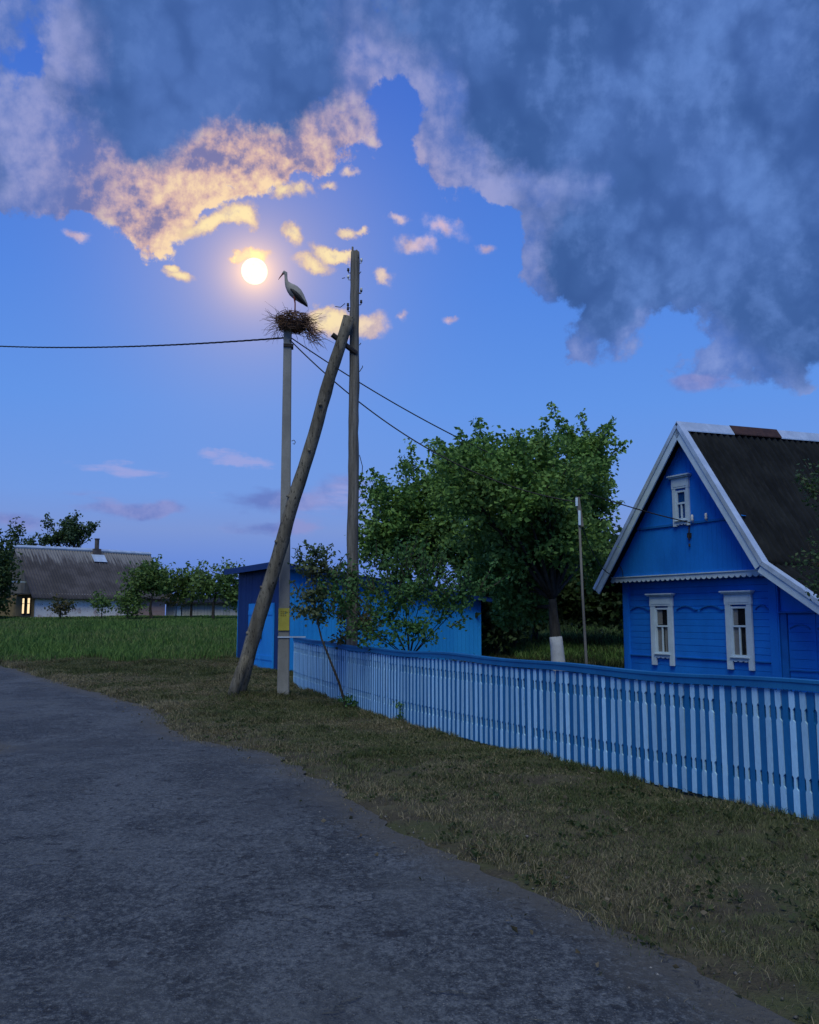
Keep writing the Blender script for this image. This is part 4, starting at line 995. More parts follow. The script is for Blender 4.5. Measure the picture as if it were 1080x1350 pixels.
def build_stork():
    Y = 17.28; base = at(388, 408, Y)
    def P(x, y, dy=0): return at(x, y, Y + dy) - base
    mw = wear_mat('stork_feathers', (0.26, 0.245, 0.225), (0.36, 0.34, 0.32), 9, 0.8, bmp=.3)
    mk = wear_mat('stork_flight_feathers', (0.014, 0.013, 0.014), (0.030, 0.028, 0.028), 14, 0.6, (1, 1, 3))
    mr = wear_mat('stork_bill_and_legs', (0.26, 0.060, 0.030), (0.34, 0.085, 0.04), 9, 0.5)
    # one loft from bill to tail
    sp = [((367.0, 368.6), .004, 2), ((369.5, 365.2), .011, 2), ((372.4, 361.6), .017, 2), ((373.2, 360.6), .026, 0), ((375.0, 358.9), .040, 0), ((376.6, 360.0), .039, 0), ((377.0, 363.0), .031, 0), ((377.2, 367.5), .031, 0),
          ((378.0, 372.0), .042, 0), ((380.2, 376.0), .073, 0), ((383.4, 379.6), .105, 0), ((387.0, 383.2), .125, 0), ((391.5, 387.5), .125, 0), ((396.0, 392.4), .100, 0), ((400.0, 397.2), .068, 0), ((403.6, 401.0), .036, 0), ((405.6, 403.2), .008, 0)]
    m = MB(); seg = 14; pts = [P(*p) for p, _, _ in sp]; n = len(pts); vs = []
    for i, (pt, r) in enumerate(zip(pts, [s[1] for s in sp])):
        t = (pts[min(i + 1, n - 1)] - pts[max(i - 1, 0)]).normalized(); a = Vector((0, 1, 0)); b = t.cross(a).normalized()
        for k in range(seg):
            th = 2 * math.pi * k / seg; vs.append(pt + a * math.cos(th) * r * (.82 if 8 < i < 15 else 1) + b * math.sin(th) * r)
    fs = []; mi = []
    for i in range(n - 1):
        for k in range(seg):
            fs.append((i * seg + k, i * seg + (k + 1) % seg, (i + 1) * seg + (k + 1) % seg, (i + 1) * seg + k)); mi.append(1 if sp[i + 1][2] == 2 and sp[i][2] == 2 or i == 2 else 0)
    m.v += [tuple(v) for v in vs]; m.f += fs; m.m += mi
    for (dx, dy, kx) in ((-.4, -.045, .6), (.5, .045, -.2)):      # two legs, rising into the belly
        m.tube([P(388.2 + dx, 388.0, dy), P(388.4 + dx, 392.5, dy), P(388.6 + dx + kx * .3, 397, dy), P(388.9 + dx + kx, 400.2, dy), P(388.9 + dx + kx * .4, 406, dy), P(388.9 + dx, 411.5, dy)],
               [.034, .022, .0115, .0135, .010, .010], 7, 1)
        ft = P(388.9 + dx, 411.5, dy)
        for ang in (2.6, 3.14, 3.7, 0.0): m.tube([ft, ft + Vector((math.cos(ang) * .07, math.sin(ang) * .05, -.004))], [.009, .005], 5, 1)
    body = m.build('stork', [mw, mr], smooth=True); body.location = base
    tag(body, 'white stork with black wing tips standing in the twig nest', 'stork')
    for s in (-1, 1):
        # folded wing: white coverts above are the body, black flight feathers below and behind
        q = MB(); up = [(384.4, 382.6), (388.0, 384.0), (392.5, 387.2), (397, 391.5), (401, 396.5), (405, 402.0), (405.8, 404.0)]
        lo = [(383.0, 384.0), (385.6, 388.2), (390.0, 393.6), (394.6, 397.6), (399.0, 400.6), (403.0, 403.4), (405.4, 404.8)]
        wv = []; k = len(up)
        rad = [.112, .122, .116, .094, .066, .038, .018]
        for (u, l, r) in zip(up, lo, rad):
            pu = P(*u); pl_ = P(*l); mid = (pu + pl_) / 2
            wv += [pu + Vector((0, s * r * .92, 0)), mid + Vector((0, s * (r + .016), 0)), pl_ + Vector((0, s * r * .55, 0))]
            wv += [pu + Vector((0, s * (r * .92 - .02), 0)), mid + Vector((0, s * (r - .012), 0)), pl_ + Vector((0, s * (r * .55 - .02), 0))]
        f = []
        for i in range(k - 1):
            A = i * 6; B = A + 6
            for (c1, c2) in ((0, 1), (1, 2), (2, 5), (5, 4), (4, 3), (3, 0)): f.append((A + c1, A + c2, B + c2, B + c1))
        f.append((0, 3, 4, 5, 2, 1)); e = (k - 1) * 6; f.append((e, e + 1, e + 2, e + 5, e + 4, e + 3))
        q.add(wv, f); q.build('wing', mk, body, smooth=True)
    h = P(374.6, 359.3)
    for s in (-1, 1):
        ey = MB(); ey.tube([h + Vector((0, s * .034, 0)), h + Vector((0, s * .041, 0))], [.007, .004], 8)
        ey.build('eye', mk, body)
build_stork()

# ---------------------------------------------------------------- cables
def cable(name, p0, p1, sag, r, label, n=60, twist=0.0):
    m = MB(); p0 = Vector(p0); p1 = Vector(p1); o = p0.copy()
    base = [p0.lerp(p1, i / n) - Vector((0, 0, 4 * sag * (i / n) * (1 - i / n))) - o for i in range(n + 1)]
    if twist:
        nn = n * 6; L = (p1 - p0).length
        for ph in (0, 2.09, 4.19):
            pts = []
            for i in range(nn + 1):
                t = i / nn * n; k = min(int(t), n - 1); q = base[k].lerp(base[k + 1], t - k); a = ph + L * i / nn * 9
                pts.append(q + Vector((0, math.cos(a) * twist, math.sin(a) * twist)))
            m.tube(pts, r, 4, cap=False)
    else: m.tube(base, r, 6)
    ob = m.build(name, M['cable'], smooth=True); ob.location = o
    tag(ob, label, 'cable'); return ob
ptop = Vector((-2.50, 17.30, 7.40))
cable('power_cable', ptop + Vector((-.08, 0, -.10)), at(-60, 453, 26.0), .16, .010, 'twisted black cable running from the nest pole out of the left edge', 90, .010)
cable('power_cable', ptop + Vector((.06, .03, -.08)), at(910, 689, 18.6), .50, .013, 'upper black cable sloping from the nest pole towards the cottage gable')
mast_top = at(761.5, 662, 16.5)
cable('power_cable', ptop + Vector((.06, -.05, -.16)), mast_top, .62, .013, 'lower black cable sloping from the nest pole into the orchard tree')
mb_ = cable('service_wire', at(766, 690, 16.5), at(806, 757, 20.3), .22, .009, 'thin wire drooping from the thin mast to the cottage eave')
del mb_

def build_mast():
    g = gzf(*(at(773, 876, 16.5).xy))
    b = at(773.5, 878, 16.5); b.z = g
    root = empty('service_mast', b, 'thin leaning mast with a pale top between the orchard tree and cottage', 'mast')
    t = at(764, 690, 16.5) - b
    m = MB(); m.tube([Vector((.02, 0, -.1)), Vector((.005, 0, .55)), t * .6, t], [.030, .028, .024, .022], 9); m.build('shaft', M['plank'], root, smooth=True)
    m = MB(); m.tube([Vector((.018, 0, -.05)), Vector((.01, 0, .72))], .040, 10)
    m.build('sleeve', wear_mat('green_sleeve_paint', (0.03, 0.12, 0.11), (0.05, 0.16, 0.14), 4, .6), root, smooth=True)
    a = at(766, 694, 16.47) - b; c = at(760.5, 655, 16.47) - b
    m = MB(); dv = Vector((.055, 0, 0))
    m.add([a - dv * .4, a + dv, c + dv, c - dv * .4, a - dv * .4 + Vector((0, .03, 0)), a + dv + Vector((0, .03, 0)), c + dv + Vector((0, .03, 0)), c - dv * .4 + Vector((0, .03, 0))],
          [(0, 1, 2, 3), (5, 4, 7, 6), (1, 5, 6, 2), (4, 0, 3, 7), (3, 2, 6, 7), (1, 0, 4, 5)])
    m.build('top_board', M['plank'], root)
    m = MB(); m.box((a.x - .05, a.y - .03, a.z + .02), (a.x - .005, a.y - .002, a.z + .30)); m.box((c.x - .03, c.y - .03, c.z - .18), (c.x + .015, c.y - .002, c.z - .02)); m.build('bracket', M['white'], root, bevel=.004)
build_mast()

# ---------------------------------------------------------------- blue shed
def build_shed():
    th = math.atan2(.47, .88)
    x0, y0 = -3.40, 23.3; g = gzf(x0, y0)
    root = empty('blue_shed', (x0, y0, 0), 'bright blue plank shed with a sloping dark roof behind the bushes', 'shed', th)
    L, Wd = 6.3, 3.9; zt = lambda x: 2.93 - (2.93 - 2.12) * x / L
    rr = random.Random(21)
    m = MB(); m.prism_y([(0.03, 0), (L - .03, 0), (L - .03, zt(L) - .02), (.03, zt(0) - .02)], .03, Wd - .03); m.build('core', M['blue_trim'], root)
    m = MB(); x = 0
    while x < L - .02:
        x1 = min(x + rr.uniform(.11, .15), L); t = .02 + .006 * rr.random()
        m.prism_y([(x, 0.02), (x1 - .006, .02), (x1 - .006, zt(x1)), (x, zt(x))], .028 - t, .028)
        x = x1
    m.build('plank_wall', M['blue_shed'], root)
    m = MB(); y = 0.0
    while y < Wd - .02:
        y1 = min(y + rr.uniform(.12, .16), Wd); t = .02 + .006 * rr.random(); zl = .02 if not (.55 < (y + y1) / 2 < 2.75) else 2.02
        m.box((.028 - t, y, zl), (.028, y1 - .006, zt(0)))
        y = y1
    m.build('end_wall', M['navy_and_shade'], root)  # the shaded end of the shed, its shade put into this darker blue
    m = MB(); x = 0
    m.box((0, Wd - .03, .02), (L, Wd, zt(L))); m.box((L - .03, 0.03, .02), (L, Wd - .03, zt(L))); m.build('plank_wall', M['blue_shed'], root)
    for (ya, yb) in ((.57, 1.63), (1.66, 2.73)):
        d = MB(); n = 6
        for i in range(n):
            a = ya + (yb - ya) * i / n; d.box((-.03, a, g + .06), (.02, a + (yb - ya) / n - .006, 2.0))
        d.box((-.045, ya + .02, .45), (-.03, yb - .02, .57)); d.box((-.045, ya + .02, 1.68), (-.03, yb - .02, 1.80))
        dr = d.build('door', M['blue_shed'], root)
        if ya < 1:
            h = MB(); h.box((-.075, yb - .16, 1.02), (-.0455, yb - .04, 1.20)); h.tube([(-.075, yb - .10, 1.12), (-.10, yb - .10, 1.10), (-.10, yb - .10, 1.02)], .012, 6); h.build('handle', M['iron'], dr)
    m = MB(); ov = .32                                         # roof: boards with felt and a dark fascia
    ya, yb = -.28, Wd + .35; xa, xb = -ov, L + .22; z = lambda x: zt(x) + .03
    m.prism_y([(xa, z(xa)), (xb, z(xb)), (xb, z(xb) + .05), (xa, z(xa) + .05)], ya, yb); m.build('roof', M['slate'], root)
    f = MB(); f.prism_y([(xa, z(xa) - .07), (xb, z(xb) - .07), (xb, z(xb) + .062), (xa, z(xa) + .062)], ya - .025, ya - .001); f.box((xa - .03, ya - .02, z(xa) - .10), (xa - .001, yb, z(xa) + .066)); f.build('fascia', M['navy_and_shade'], root)
    e = MB(); e.prism_y([(xa - .02, z(xa) + .064), (xb, z(xb) + .064), (xb, z(xb) + .084), (xa - .02, z(xa) + .084)], ya - .05, ya + .10); e.build('roof_edge', M['slate'], root)
build_shed()

# ---------------------------------------------------------------- far house and outbuilding
def build_far_house():
    ph = R(43); C0 = Vector((-20.15, 47.0)); root = empty('brick_farmhouse', (C0.x, C0.y, 0), 'old whitewashed farmhouse with steep grey roof and two lit windows across the meadow', 'house', ph)
    L, Dp, zb, ze, zr = 7.75, 6.0, 1.2, 2.86, 5.50
    mw = MB(); mw.box((0.06, .06, zb), (L - .06, Dp, ze))
    def wmat():
        m, k, p, _ = new_mat('flaking_whitewash'); oc = k.n('ShaderNodeTexCoord').outputs['Object']
        br = k.n('ShaderNodeTexBrick'); k.put(br.inputs['Vector'], k.vmath('MULTIPLY', oc, (1, 1, 1))); br.inputs['Scale'].default_value = 3.2
        k.t.nodes.active = br
        sep = k.n('ShaderNodeSeparateXYZ'); k.t.links.new(oc, sep.inputs[0])
        cm = k.n('ShaderNodeCombineXYZ'); k.t.links.new(sep.outputs[0], cm.inputs[0]); k.t.links.new(sep.outputs[2], cm.inputs[1]); k.t.links.new(cm.outputs[0], br.inputs['Vector'])
        br.inputs['Color1'].default_value = (.40, .22, .18, 1); br.inputs['Color2'].default_value = (.48, .28, .23, 1); br.inputs['Mortar'].default_value = (.33, .30, .27, 1); br.inputs['Mortar Size'].default_value = .03
        n = k.noise(oc, 1.1, 6, .7); n2 = k.noise(oc, 6, 5, .7)
        ww = k.math('SUBTRACT', k.math('ADD', k.math('MULTIPLY', n, .7), k.math('MULTIPLY', n2, .5)), k.ss(sep.outputs[0], 5.0, 6.6, 0, .35))
        col = k.mix(k.ss(ww, .44, .62), br.outputs[0], (.86, .81, .77)); col = k.mix(k.ss(n2, .58, .72, 0, .6), col, (.20, .18, .15))
        k.put(p.inputs['Base Color'], col); p.inputs['Roughness'].default_value = .95; bump(k, p, n2, .6, .02); return m
    ochre = wear_mat('ochre_gable_paint', (.20, .14, .055), (.27, .19, .08), 2.5, .8)
    mw.build('wall', wmat(), root)
    m = MB(); m.box((0, 0, zb), (.05, Dp, ze + .02)); m.build('gable_wall', ochre, root)
    g = MB(); y = 0.05
    while y < Dp - .05:
        y1 = y + .16; t = lambda q: ze + (zr - ze) * (1 - abs(q - Dp / 2) / (Dp / 2)) - .1
        if t(y) > ze and t(y1) > ze:
            g.add([(-.02, y, ze), (-.02, y1 - .015, ze), (-.02, y1 - .015, t(y1)), (-.02, y, t(y)), (.05, y, ze), (.05, y1 - .015, ze), (.05, y1 - .015, t(y1)), (.05, y, t(y))],
                  [(3, 2, 1, 0), (0, 1, 5, 4), (1, 2, 6, 5), (2, 3, 7, 6), (3, 0, 4, 7)])
        y = y1
    g.build('gable', M['plank'], root)
    for (ya, yb) in ((.42, .72), (1.25, 1.50)):                # two lit windows in the gable end
        f = MB(); f.box((-.05, ya - .08, 1.72), (0, yb + .08, 2.66)); w = f.build('window', M['dark_room'], root)
        p = MB(); p.box((-.062, ya, 1.78), (-.052, yb, 2.60)); pn = p.build('pane', M['lit'], w)
        p = MB(); p.box((-.068, ya, 2.30), (-.063, yb, 2.33)); p.build('mullion', M['plank'], w)
    def slope(sy):
        ny = 12; nx = 52 * 6; xs = np.linspace(-.18, L + .35, nx + 1); V = []
        for j in range(ny + 1):
            t = j / ny; yy = Dp / 2 - sy * t * (Dp / 2 + .26); zz = zr - t * (zr - ze + .25)
            w = .03 * np.cos(xs * 2 * np.pi / .16) + .05 * np.sin(xs * .6 + j * .3) * .6
            V.append(np.column_stack([xs, np.full_like(xs, yy), zz + w]))
        V = np.vstack(V); i = np.arange((ny + 1) * (nx + 1)).reshape(ny + 1, nx + 1)
        Fc = np.column_stack([i[:-1, :-1].ravel(), i[1:, :-1].ravel(), i[1:, 1:].ravel(), i[:-1, 1:].ravel()])
        if sy < 0: Fc = Fc[:, ::-1]
        o = np_mesh('roof', V, Fc, M['far_slate'], root, smooth=True); s = o.modifiers.new('thick', 'SOLIDIFY'); s.thickness = .03; return o
    slope(1); slope(-1)
    r = MB(); r.tube([(-.2, Dp / 2, zr + .02), (L * .5, Dp / 2, zr + .05), (L + .35, Dp / 2, zr)], .12, 8); r.build('ridge_cap', M['galv'], root)
    cx_ = 4.55; c = MB(); c.box((cx_ - .22, Dp / 2 - .34, zr - .5), (cx_ + .22, Dp / 2 - .02, zr + .14)); c.tube([(cx_, Dp / 2 - .18, zr + .1), (cx_, Dp / 2 - .18, zr + .72)], .13, 10); c.tube([(cx_, Dp / 2 - .18, zr + .70), (cx_, Dp / 2 - .18, zr + .76)], .16, 10)
    ch = c.build('chimney', wear_mat('sooty_brick', (.075, .066, .066), (.13, .115, .115), 5, .9), root)
    fl = MB(); a = .40; yy = Dp / 2 - .36; sl = (zr - ze + .25) / (Dp / 2 + .26)
    fl.add([(cx_ - a, yy, zr - .36 * sl + .10), (cx_ + a, yy, zr - .36 * sl + .10), (cx_ + a, yy - .5, zr - .86 * sl + .10), (cx_ - a, yy - .5, zr - .86 * sl + .10)], [(3, 2, 1, 0)])
    o = fl.build('chimney_apron', M['galv'], root); s = o.modifiers.new('thick', 'SOLIDIFY'); s.thickness = .02
    p = MB(); p.box((-.9, 1.2, 3.45), (-.02, 1.28, 3.53)); p.build('beam_end', M['white'], root)
    d = MB(); d.box((-.5, .3, 2.80), (-.02, 2.6, 2.86)); d.build('gable_ledge', M['plank'], root)

    root2 = empty('outbuilding', (-15.4, 55.5, 0), 'low pale plank outbuilding with flat dark roof beside the far house', 'outbuilding', R(4))
    m = MB(); x = 0; rr = random.Random(6)
    while x < 7.4:
        x1 = x + .2
        if not (.55 < x < .95): m.box((x, 0 - .02 * rr.random(), 1.2), (x1 - .015, .06, 2.42))
        x = x1
    m.box((.0, .5, 1.2), (7.4, 3.0, 2.4)); m.build('wall', wear_mat('pale_plank', (.36, .37, .36), (.48, .48, .46), 2, .9, (1, 1, .3)), root2)
    m = MB(); m.box((.56, -.01, 1.2), (.93, .05, 2.35)); m.build('door', M['white'], root2)
    m = MB(); m.add([(-.3, -.4, 2.40), (7.7, -.4, 2.40), (7.7, 3.3, 2.95), (-.3, 3.3, 2.95), (-.3, -.4, 2.50), (7.7, -.4, 2.50), (7.7, 3.3, 3.05), (-.3, 3.3, 3.05)], [(3, 2, 1, 0), (4, 5, 6, 7), (0, 1, 5, 4), (1, 2, 6, 5), (2, 3, 7, 6), (3, 0, 4, 7)])
    m.build('roof', M['slate'], root2)
build_far_house()

# ---------------------------------------------------------------- moon
def build_moon():
    D = 4200.0; c = Vector((0, 0, EYE)) + ray(*MOON_PX).normalized() * D; r = D * 16.2 / F
    bm = bmesh.new(); bmesh.ops.create_uvsphere(bm, u_segments=48, v_segments=24, radius=r)
    me = bpy.data.meshes.new('moon'); bm.to_mesh(me); bm.free(); me.materials.append(M['moon'])
    o = bpy.data.objects.new('moon', me); COL.objects.link(o); o.location = c
    tag(o, 'bright yellow full moon low in the cloudy evening sky', 'moon')
build_moon()

# ---------------------------------------------------------------- trees and bushes
def leaf_cloud(centers, per, spread, size, droop=.3, squash=.75):
    C = np.repeat(np.asarray(centers, float), per, axis=0); n = len(C)
    P = C + RNG.normal(0, 1, (n, 3)) * np.array([spread, spread, spread * squash])
    # each leaf: a folded diamond, tip hanging outward
    az = RNG.random(n) * 2 * np.pi; el = RNG.normal(-droop, .55, n)
    t = np.column_stack([np.cos(az) * np.cos(el), np.sin(az) * np.cos(el), np.sin(el)])
    r = RNG.normal(0, 1, (n, 3)); s = np.cross(t, r); s /= np.linalg.norm(s, axis=1)[:, None] + 1e-9
    nn = np.cross(t, s); L = size * RNG.uniform(.6, 1.25, n)[:, None]; wd = L * RNG.uniform(.26, .38, n)[:, None]
    a = P; b = P + t * L * .45 + s * wd + nn * L * .10; c = P + t * L - nn * L * .08; d = P + t * L * .45 - s * wd + nn * L * .10
    return np.stack([a, b, c, d], 1).reshape(-1, 3)

def lobes_px(lst, Y, dY=1.0):
    """crown lobes measured on the photograph, at depth Y: centre, three radii"""
    out = []
    for l in lst:
        px, py, rx, ry = l[:4]; off = l[4] if len(l) > 4 else 0.0
        y = Y + off; c = at(px, py, y); out.append((np.array(c), np.array([rx * y / F, (rx + ry) * .5 * y / F * dY, ry * y / F]), l[5] if len(l) > 5 else 1.0))
    return out

def tree(name, label, cat, base, lobes, trunk, r0, nclump, per, spread, leaf, mat, group=None, bark='bark', shoots=0, whitewash=0.0, forks=None, branches=9, droop=.3, fill=.45, shoot_len=.7):
    base = Vector(base); root = empty(name, base, label, cat, group=group); b = np.array(base)
    vol = np.array([np.prod(l[1]) ** (2 / 3) * l[2] for l in lobes]); cnt = np.maximum(4, (nclump * vol / vol.sum()).astype(int))
    clumps = []; skel = MB(); rr = random.Random(len(label) * 7 + nclump)
    tr = [Vector(p) - base for p in trunk]; top = tr[-1]; nT = len(tr)
    radii = [r0 * (1.0 - .5 * i / max(nT - 1, 1)) for i in range(nT)]
    fine = []
    for i in range(nT - 1):
        for k in range(4): fine.append((tr[i].lerp(tr[i + 1], k / 4), radii[i] + (radii[i + 1] - radii[i]) * k / 4))
    fine.append((tr[-1], radii[-1])); fine[0] = (fine[0][0] + Vector((0, 0, -.1)), fine[0][1] * 1.25)
    skel.tube([p for p, _ in fine], [q for _, q in fine], 12, lump=.14, seed=5)
    for (c, rad, w), n in zip(lobes, cnt):
        u = RNG.normal(0, 1, (n, 3)); u /= np.linalg.norm(u, axis=1)[:, None]
        q = RNG.random(n) ** fill; k = 1 + .22 * np.sin(u[:, 0] * 5 + c[0] * 3) * np.cos(u[:, 2] * 6 + c[2] * 2) + RNG.normal(0, .06, n)
        P = c + u * rad * (q * k)[:, None]; clumps.append(P)
        cl = Vector(c) - base; st = top if cl.z > top.z else tr[max(0, nT - 2)].lerp(top, .7); mid = st.lerp(cl, .5) + Vector((rr.uniform(-.15, .15), rr.uniform(-.15, .15), .12)) * float(min(rad))
        rb = radii[-1] * .62
        skel.tube([st, st.lerp(mid, .5), mid, mid.lerp(cl, .6), cl], [rb, rb * .8, rb * .6, rb * .45, rb * .3], 7, lump=.1, seed=int(n))
        for j in RNG.integers(0, n, branches):
            e = Vector(P[j]) - base; s0 = mid.lerp(cl, rr.uniform(.1, 1)); m2 = s0.lerp(e, .5) + Vector((rr.uniform(-.1, .1), rr.uniform(-.1, .1), rr.uniform(0, .15))) * float(min(rad))
            skel.tube([s0, m2, e], [rb * .3, rb * .2, rb * .07], 5, cap=False)
    C = np.vstack(clumps)
    ext = []
    if shoots:                                                 # leafy shoots that break the outline
        for _ in range(shoots):
            c, rad, w = lobes[rr.randrange(len(lobes))]
            a = rr.uniform(0, 6.28); z = rr.uniform(-.15, 1); h = math.sqrt(max(0, 1 - min(1, z * z)))
            u = np.array([math.cos(a) * h, math.sin(a) * h * .6, z]); p = c + u * rad * .92
            d = u * .7 + np.array([0, 0, .45]); d /= np.linalg.norm(d); L = rr.uniform(.35, 1.0) * shoot_len
            e = p + d * L; skel.tube([Vector(p - b), Vector((p + e) / 2 - b) + Vector((rr.uniform(-.04, .04), 0, 0)), Vector(e - b)], [.012, .008, .003], 4, cap=False)
            for t in np.linspace(.1, 1, max(3, int(L / (spread * .75)))): ext.append(p + d * L * t)
    t_o = skel.build('trunk', M[bark], root, smooth=True)
    if whitewash:
        wv = MB(); pts = []; 
        L = 0
        for i in range(7):
            z = whitewash * i / 6; x = None
            for (p, q), (p2, q2) in zip(fine[:-1], fine[1:]):
                if p.z <= z <= p2.z: f_ = (z - p.z) / (p2.z - p.z); x = (p.lerp(p2, f_), q + (q2 - q) * f_)
            pts.append(x)
        wv.tube([p for p, _ in pts], [q * 1.075 + .004 for _, q in pts], 16, lump=.05, seed=3); wv.build('whitewash_band', M['whitewash'], root, smooth=True)
    parts = [leaf_cloud(C - b, per, spread, leaf, droop)]
    if ext: parts.append(leaf_cloud(np.array(ext) - b, max(4, per // 5), spread * .42, leaf * .95, droop))
    V = np.vstack(parts); i = (np.arange(len(V) // 4) * 4)[:, None]
    np_mesh('crown', V, np.vstack([i + [[0, 1, 2]], i + [[0, 2, 3]]]), mat, root)
    return root

def g3(px, py, Y):
    p = at(px, py, Y); return (p.x, p.y, gzf(p.x, p.y))

# the orchard tree with the whitewashed trunk
B = g3(737.5, 880, 18.7)
tree('orchard_tree', 'big leafy orchard tree with whitewashed trunk between shed and cottage', 'tree', B,
     lobes_px([(762, 615, 50, 54, .9), (722, 640, 60, 66, 0), (664, 622, 60, 52, .2), (780, 664, 30, 54, 2.6), (738, 700, 58, 58, -.4), (668, 702, 60, 64, -.3), (772, 735, 26, 46, 2.8), (715, 730, 66, 50, 1.2), (684, 778, 45, 28, .6), (650, 745, 34, 40, .9), (668, 806, 24, 20, 2.0), (700, 806, 34, 18, 1.4), (782, 594, 30, 32, .9), (640, 632, 36, 34, -1.3), (690, 655, 40, 34, -1.35), (722, 640, 30, 28, -1.35), (615, 645, 34, 38, -1.2), (608, 640, 42, 44, .5)], 18.7, .9),
     [B, (B[0] - .02, B[1], B[2] + .7), (B[0] - .08, B[1] + .02, B[2] + 1.45), (B[0] - .12, B[1], B[2] + 2.0)], .165, 640, 56, .122, .122, M['leaf_tree'], whitewash=1.2, shoots=130, branches=10, fill=.5, shoot_len=.75)
B = g3(560, 870, 26.5)
tree('fruit_tree', 'rounded green fruit tree behind the blue shed, left of the whitewashed tree', 'tree', B,
     lobes_px([(600, 640, 44, 55), (556, 668, 56, 52, -.4), (520, 690, 40, 48, -.6), (604, 712, 50, 40, -.3), (556, 722, 54, 32, -.3), (500, 718, 28, 34, -.6), (640, 655, 36, 40), (645, 732, 42, 40, 0)], 26.5, .9),
     [B, (B[0] + .05, B[1], B[2] + 1.0), (B[0], B[1], B[2] + 1.9)], .17, 370, 48, .155, .155, M['leaf_tree'], shoots=130, branches=8, fill=.55, shoot_len=1.0)

# shade behind the yard
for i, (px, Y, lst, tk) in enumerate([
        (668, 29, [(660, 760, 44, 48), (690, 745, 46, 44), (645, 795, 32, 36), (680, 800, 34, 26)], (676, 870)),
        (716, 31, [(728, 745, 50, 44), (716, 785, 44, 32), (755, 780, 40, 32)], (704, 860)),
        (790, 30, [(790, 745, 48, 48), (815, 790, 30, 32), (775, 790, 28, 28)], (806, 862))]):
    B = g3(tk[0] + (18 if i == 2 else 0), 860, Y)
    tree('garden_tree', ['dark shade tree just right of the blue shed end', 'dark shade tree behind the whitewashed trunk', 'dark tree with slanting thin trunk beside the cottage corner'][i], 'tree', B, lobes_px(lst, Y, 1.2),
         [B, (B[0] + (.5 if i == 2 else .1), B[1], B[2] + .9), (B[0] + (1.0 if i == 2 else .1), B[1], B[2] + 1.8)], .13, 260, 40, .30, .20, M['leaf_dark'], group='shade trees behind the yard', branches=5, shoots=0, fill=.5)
for i, (px, Y, rx, ry) in enumerate([(656, 27.5, 30, 46), (700, 42, 40, 36), (765, 41, 42, 36), (815, 39, 34, 40)]):  # the first bush is added to darken the hollow under the orchard tree
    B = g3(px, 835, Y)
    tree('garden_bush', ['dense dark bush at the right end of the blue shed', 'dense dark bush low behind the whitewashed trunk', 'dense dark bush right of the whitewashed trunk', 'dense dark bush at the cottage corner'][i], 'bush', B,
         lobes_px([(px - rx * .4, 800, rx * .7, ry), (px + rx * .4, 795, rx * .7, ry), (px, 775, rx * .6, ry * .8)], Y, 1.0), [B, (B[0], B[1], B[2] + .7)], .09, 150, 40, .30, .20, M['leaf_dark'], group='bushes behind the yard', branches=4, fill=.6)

# bush behind the fence, round the wooden pole and in front of the shed
B = g3(538, 890, 15.4)
tree('yard_bush', 'spreading green bush hanging over the fence in front of the blue shed', 'bush', B,
     lobes_px([(540, 782, 40, 30), (578, 796, 44, 20, -.2), (505, 800, 30, 34, -.1), (545, 826, 54, 28, -.35), (606, 788, 34, 14, -.2), (490, 835, 34, 20, -.2), (625, 780, 14, 8, -.2), (455, 800, 16, 22, .4), (525, 755, 34, 24, .2), (490, 770, 22, 24, .3), (560, 765, 30, 16, .2)], 15.2, .8),
     [B, (B[0], B[1], B[2] + .5), (B[0] + .02, B[1], B[2] + .9)], .04, 200, 16, .078, .082, M['leaf_bush'], shoots=95, branches=9, fill=.8, shoot_len=.6)
B = g3(472, 890, 16.9)
tree('dry_bush', 'small yellowish bush at the foot of the wooden pole behind the fence', 'bush', B,
     lobes_px([(462, 808, 18, 24), (480, 822, 20, 22), (455, 838, 16, 12)], 16.8, .8), [B, (B[0] - .05, B[1], B[2] + .6)], .03, 60, 18, .10, .08, M['leaf_dry'], branches=6, fill=.7, shoots=8, shoot_len=.3)
# leaning sapling on the road side of the fence
B = g3(462, 931, 15.95); B = (B[0] - .05, B[1] - .15, B[2])
tr = [Vector(B), at(447, 900, 15.75), at(432, 862, 15.75), at(424, 842, 15.8), at(416, 808, 15.85)]
tree('sapling', 'young tree with dark leaning stem growing in front of the fence', 'sapling', B,
     lobes_px([(412, 750, 14, 18), (408, 785, 20, 15), (424, 776, 20, 18), (405, 806, 22, 12), (425, 812, 16, 9), (438, 752, 14, 12), (400, 745, 8, 10), (418, 735, 9, 8)], 15.85, .8),
     tr, .026, 100, 14, .075, .085, M['leaf_sap'], shoots=34, branches=6, fill=.8, shoot_len=.32)
tree('weed_clump', 'low leafy weeds at the fence foot round the sapling stem', 'weeds', B, lobes_px([(463, 924, 10, 8), (470, 930, 9, 6), (455, 921, 6, 5)], B[1], .6), [B, (B[0], B[1], B[2] + .06)], .006, 16, 12, .05, .06, M['leaf_bush'], branches=3, fill=.8)
B2 = g3(526, 958, 13.7)
tree('weed_clump', 'thin weeds climbing the pickets right of the sapling', 'weeds', B2, lobes_px([(527, 945, 5, 8), (525, 930, 4, 8)], 13.62, .5), [B2, (B2[0], B2[1], B2[2] + .15)], .005, 12, 7, .035, .05, M['leaf_bush'], branches=3, fill=.8)

